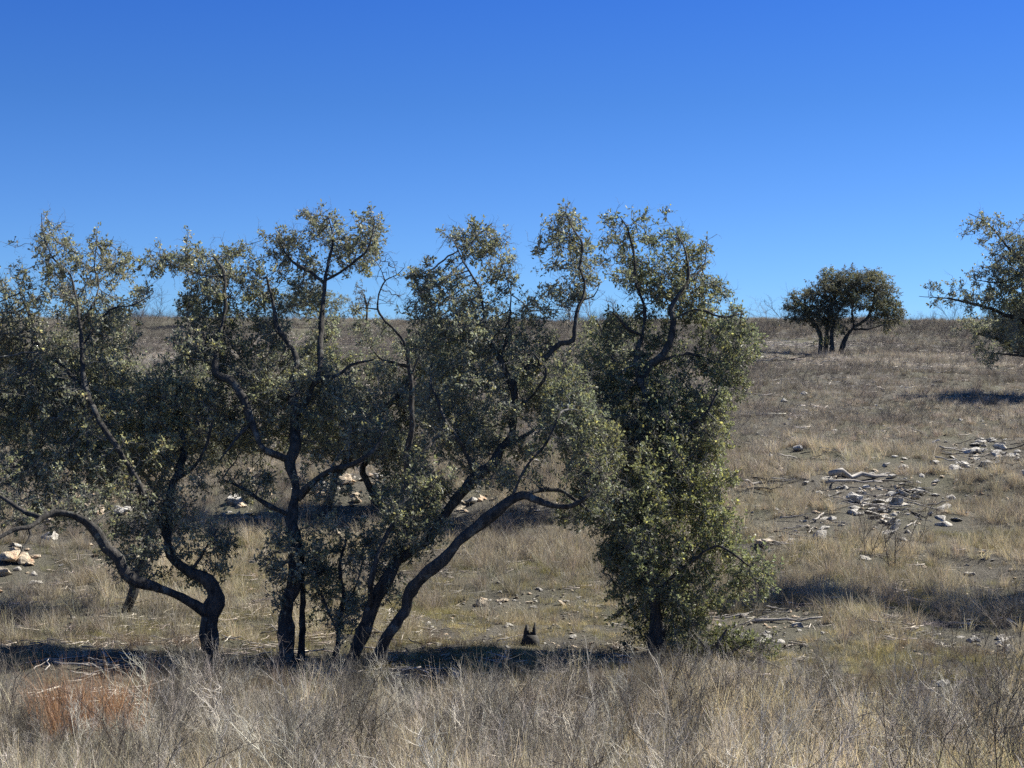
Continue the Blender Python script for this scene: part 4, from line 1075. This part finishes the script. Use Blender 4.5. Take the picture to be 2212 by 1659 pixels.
field('dead_grass', 'bunch', x, y, 0.75, lerp((0.16, 0.15, 0.13), (0.58, 0.53, 0.43), np.clip((fbm(x * .9, y * .9, 28) - .25) * 2, 0, 1)), mask=np.clip((fbm(x * .8, y * .8, 29) - .3) * 4, 0, 1) * edge(x, y, 2.6, .3), label='matted dead grass under the foreground weeds', lean=.25, jit=.5)

# under and behind the trees
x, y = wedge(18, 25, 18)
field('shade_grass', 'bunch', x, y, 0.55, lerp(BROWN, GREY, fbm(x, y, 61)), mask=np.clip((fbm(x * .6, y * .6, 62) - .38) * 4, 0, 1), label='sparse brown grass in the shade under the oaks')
x, y = wedge(19, 36, 26)
gm = np.clip((fbm(x * .35, y * .5, 65) - .38) * 5, 0, 1)
field('short_grass', 'short', x, y, 1.0, lerp((0.38, 0.34, 0.20), GREEN, fbm(x * .5, y * .5, 66)), mask=gm * np.clip((y - 19.5) / 2, 0, 1), label='short yellow-green grass behind the trunks')
x, y = wedge(24, 48, 20)
c = lerp((0.28, 0.258, 0.225), (0.56, 0.505, 0.40), np.clip((fbm(x * .3, y * .3, 67) - .3) * 2, 0, 1))
field('slope_grass', 'bunch', x, y, 0.95, c, mask=np.clip((fbm(x * .8, y * .8, 68) - .35) * 6, 0.2, 1) * np.clip((y - 24) / 4, 0.1, 1), label='dry bunch grass on the lower slope', lean=.2)
x, y = wedge(20, 60, 3.2)
field('slope_weeds', 'low_forbs', x, y, 1.25, (0.17, 0.15, 0.135), mask=np.clip((fbm(x * .25, y * .25, 69) - .35) * 3, 0, 1), label='low dark twiggy weeds scattered on the slope')
x, y = wedge(40, 100, 7.5, marg=3)
c = lerp((0.19, 0.178, 0.17), (0.48, 0.445, 0.405), np.clip((fbm(x * .12, y * .12, 70) - .3) * 2.5, 0, 1)) * (0.7 + .6 * fbm(x * .05, y * .09, 78))[:, None]
field('hill_grass', 'bunch_far', x, y, .3 + .8 * fbm(x * .2, y * .2, 79), c, mask=np.clip((fbm(x * .5, y * .5, 71) - .33) * 6, 0.3, 1) * np.clip((102 - y) / 10, 0, 1), label='grey-brown dead grass over the hillside', lean=.25, jit=.45)
x, y = wedge(34, 165, 1.3, marg=3)
field('hill_weeds', 'low_forbs', x, y, 1.6 + y * .008, (0.105, 0.09, 0.08), mask=np.clip((fbm(x * .1, y * .1, 72) - .38) * 5, 0.04, 1), label='dark leafless weeds in patches over the hillside', jit=.4)
x, y = wedge(18, 62, 11, marg=2)
field('low_thatch', 'short', x, y, .9, lerp((0.26, 0.235, 0.20), (0.50, 0.45, 0.36), fbm(x * .9, y * .9, 96)), mask=np.clip((fbm(x * 1.1, y * 1.1, 97) - .3) * 3, .15, 1), label='low flattened dead thatch over the ground', jit=.5, lean=.2)
x, y = wedge(30, 110, 0.5, marg=3)
field('hill_scrub', 'forbs', x, y, 0.95, (0.13, 0.112, 0.10), mask=np.clip((fbm(x * .13, y * .13, 73) - .40) * 6, 0.03, 1), label='clumps of grey leafless scrub over the hillside', jit=.4)
x, y = wedge(36, 150, 0.8, marg=3)
field('hill_stones', 'pebbles', x, y, 0.22, (1, 1, 1), mask=np.clip((fbm(x * .12, y * .12, 86) - .42) * 6, 0.05, 1), label='small pale stones scattered over the hillside', lean=.4, jit=.3)
x, y = wedge(90, 190, 1.6, marg=5)
field('ridge_grass', 'bunch_far', x, y, 0.9, lerp((0.24, 0.22, 0.2), (0.46, 0.425, 0.375), fbm(x * .1, y * .1, 74)), mask=np.clip((fbm(x * .15, y * .15, 75) - .32) * 4, .1, 1), label='thin pale grass on the ridge', lean=.25)

x, y = wedge(21, 30, 16)
u_ = pxof(x, y)
field('yellow_grass', 'short', x, y, .8, lerp((0.62, 0.54, 0.34), (0.40, 0.38, 0.20), fbm(x, y, 88)), mask=np.clip((fbm(x * .6, y * .8, 89) - .3) * 3, 0, 1) * np.clip((u_ - 850) / 200, .3, 1), label='short yellowed grass on the sunlit ground behind the stump')
x, y = wedge(140, 178, .12, marg=8)
field('ridge_brush', 'forbs', x, y, 2.2, (0.10, 0.095, 0.08), mask=np.clip((fbm(x * .08, y * .02, 76) - .4) * 6, .03, 1), label='low leafless brush along the crest', jit=.4)
# litter and pebbles
x, y = wedge(18, 34, 9)
field('twig_litter', 'litter', x, y, 1.0, (0.34, 0.30, 0.26), mask=np.clip((fbm(x * .5, y * .5, 81) - .35) * 4, 0, 1), label='fallen twigs lying on the ground under the oaks', lean=.05, jit=.5)
x, y = wedge(34, 140, 2.0)
field('hill_litter', 'litter', x, y, 1.6, (0.38, 0.34, 0.30), mask=np.clip((fbm(x * .12, y * .12, 83) - .34) * 5, 0.1, 1) * np.clip(.4 + (y - 60) / 50, 0, 1), label='grey sticks littering the hillside', lean=.08, jit=.5)
x, y = wedge(17, 45, 14)
field('gravel', 'pebbles', x, y, 0.12, (1, 1, 1), mask=np.clip((fbm(x * .4, y * .4, 85) - .45) * 6, 0, 1), label='small pale limestone chips on the bare ground', lean=.4)

# rust-red bunch grass clump
def red_clump():
    c = ground_hit(205, 1580)
    t = thing('grass_clump', c, 'rust-red bunch grass clump at the lower left', 'grass clump')
    n = 60
    x = rng.normal(size=n) * .30; y = rng.normal(size=n) * .3
    z = ground_z(c[0] + x, c[1] + y) - c[2]
    rot = np.stack([rng.normal(size=n) * .18, rng.normal(size=n) * .18, rng.uniform(0, 6, n)], 1)
    o = scatter('blades', 'straw', np.stack([x, y, z], 1), rot, rng.uniform(.9, 1.35, n), np.array([[.43, .28, .19]]) * rng.uniform(.7, 1.2, (n, 1)), t)
    tag(o, kind='stuff')
red_clump()

# ------------------------------------------------------------------ labels: place within a group, read off from the camera
ORD = ['leftmost', 'second from the left', 'third from the left', 'fourth from the left', 'fifth from the left', 'sixth from the left', 'seventh from the left']
def relabel():
    by = {}
    for o in S.objects:
        if o.get('group') and o.get('category') in ('rock', 'branch', 'shrub'): by.setdefault(o['group'], []).append(o)
    for g, os_ in by.items():
        os_.sort(key=lambda o: o.location.x / o.location.y)
        n = len(os_); base = os_[0]['label']; k = min(6, n // 2 + n % 2)
        for i in range(k):
            os_[i]['label'] = ORD[i] + ' ' + base
        for i in range(min(6, n - k)):
            w = ORD[i].replace('leftmost', 'rightmost').replace('the left', 'the right')
            os_[n - 1 - i]['label'] = w + ' ' + base
        rest = os_[k:n - min(6, n - k)]
        if len(rest) >= 3:
            big = max(rest, key=lambda o: max(o.scale)); big['label'] = 'biggest ' + base
            rest.remove(big)
            fr = min(rest, key=lambda o: o.location.y); fr['label'] = 'frontmost ' + base; rest.remove(fr)
        for o in os_:
            w = o['label'].split()
            if len(w) > 16: o['label'] = ' '.join(w[:16])
relabel()
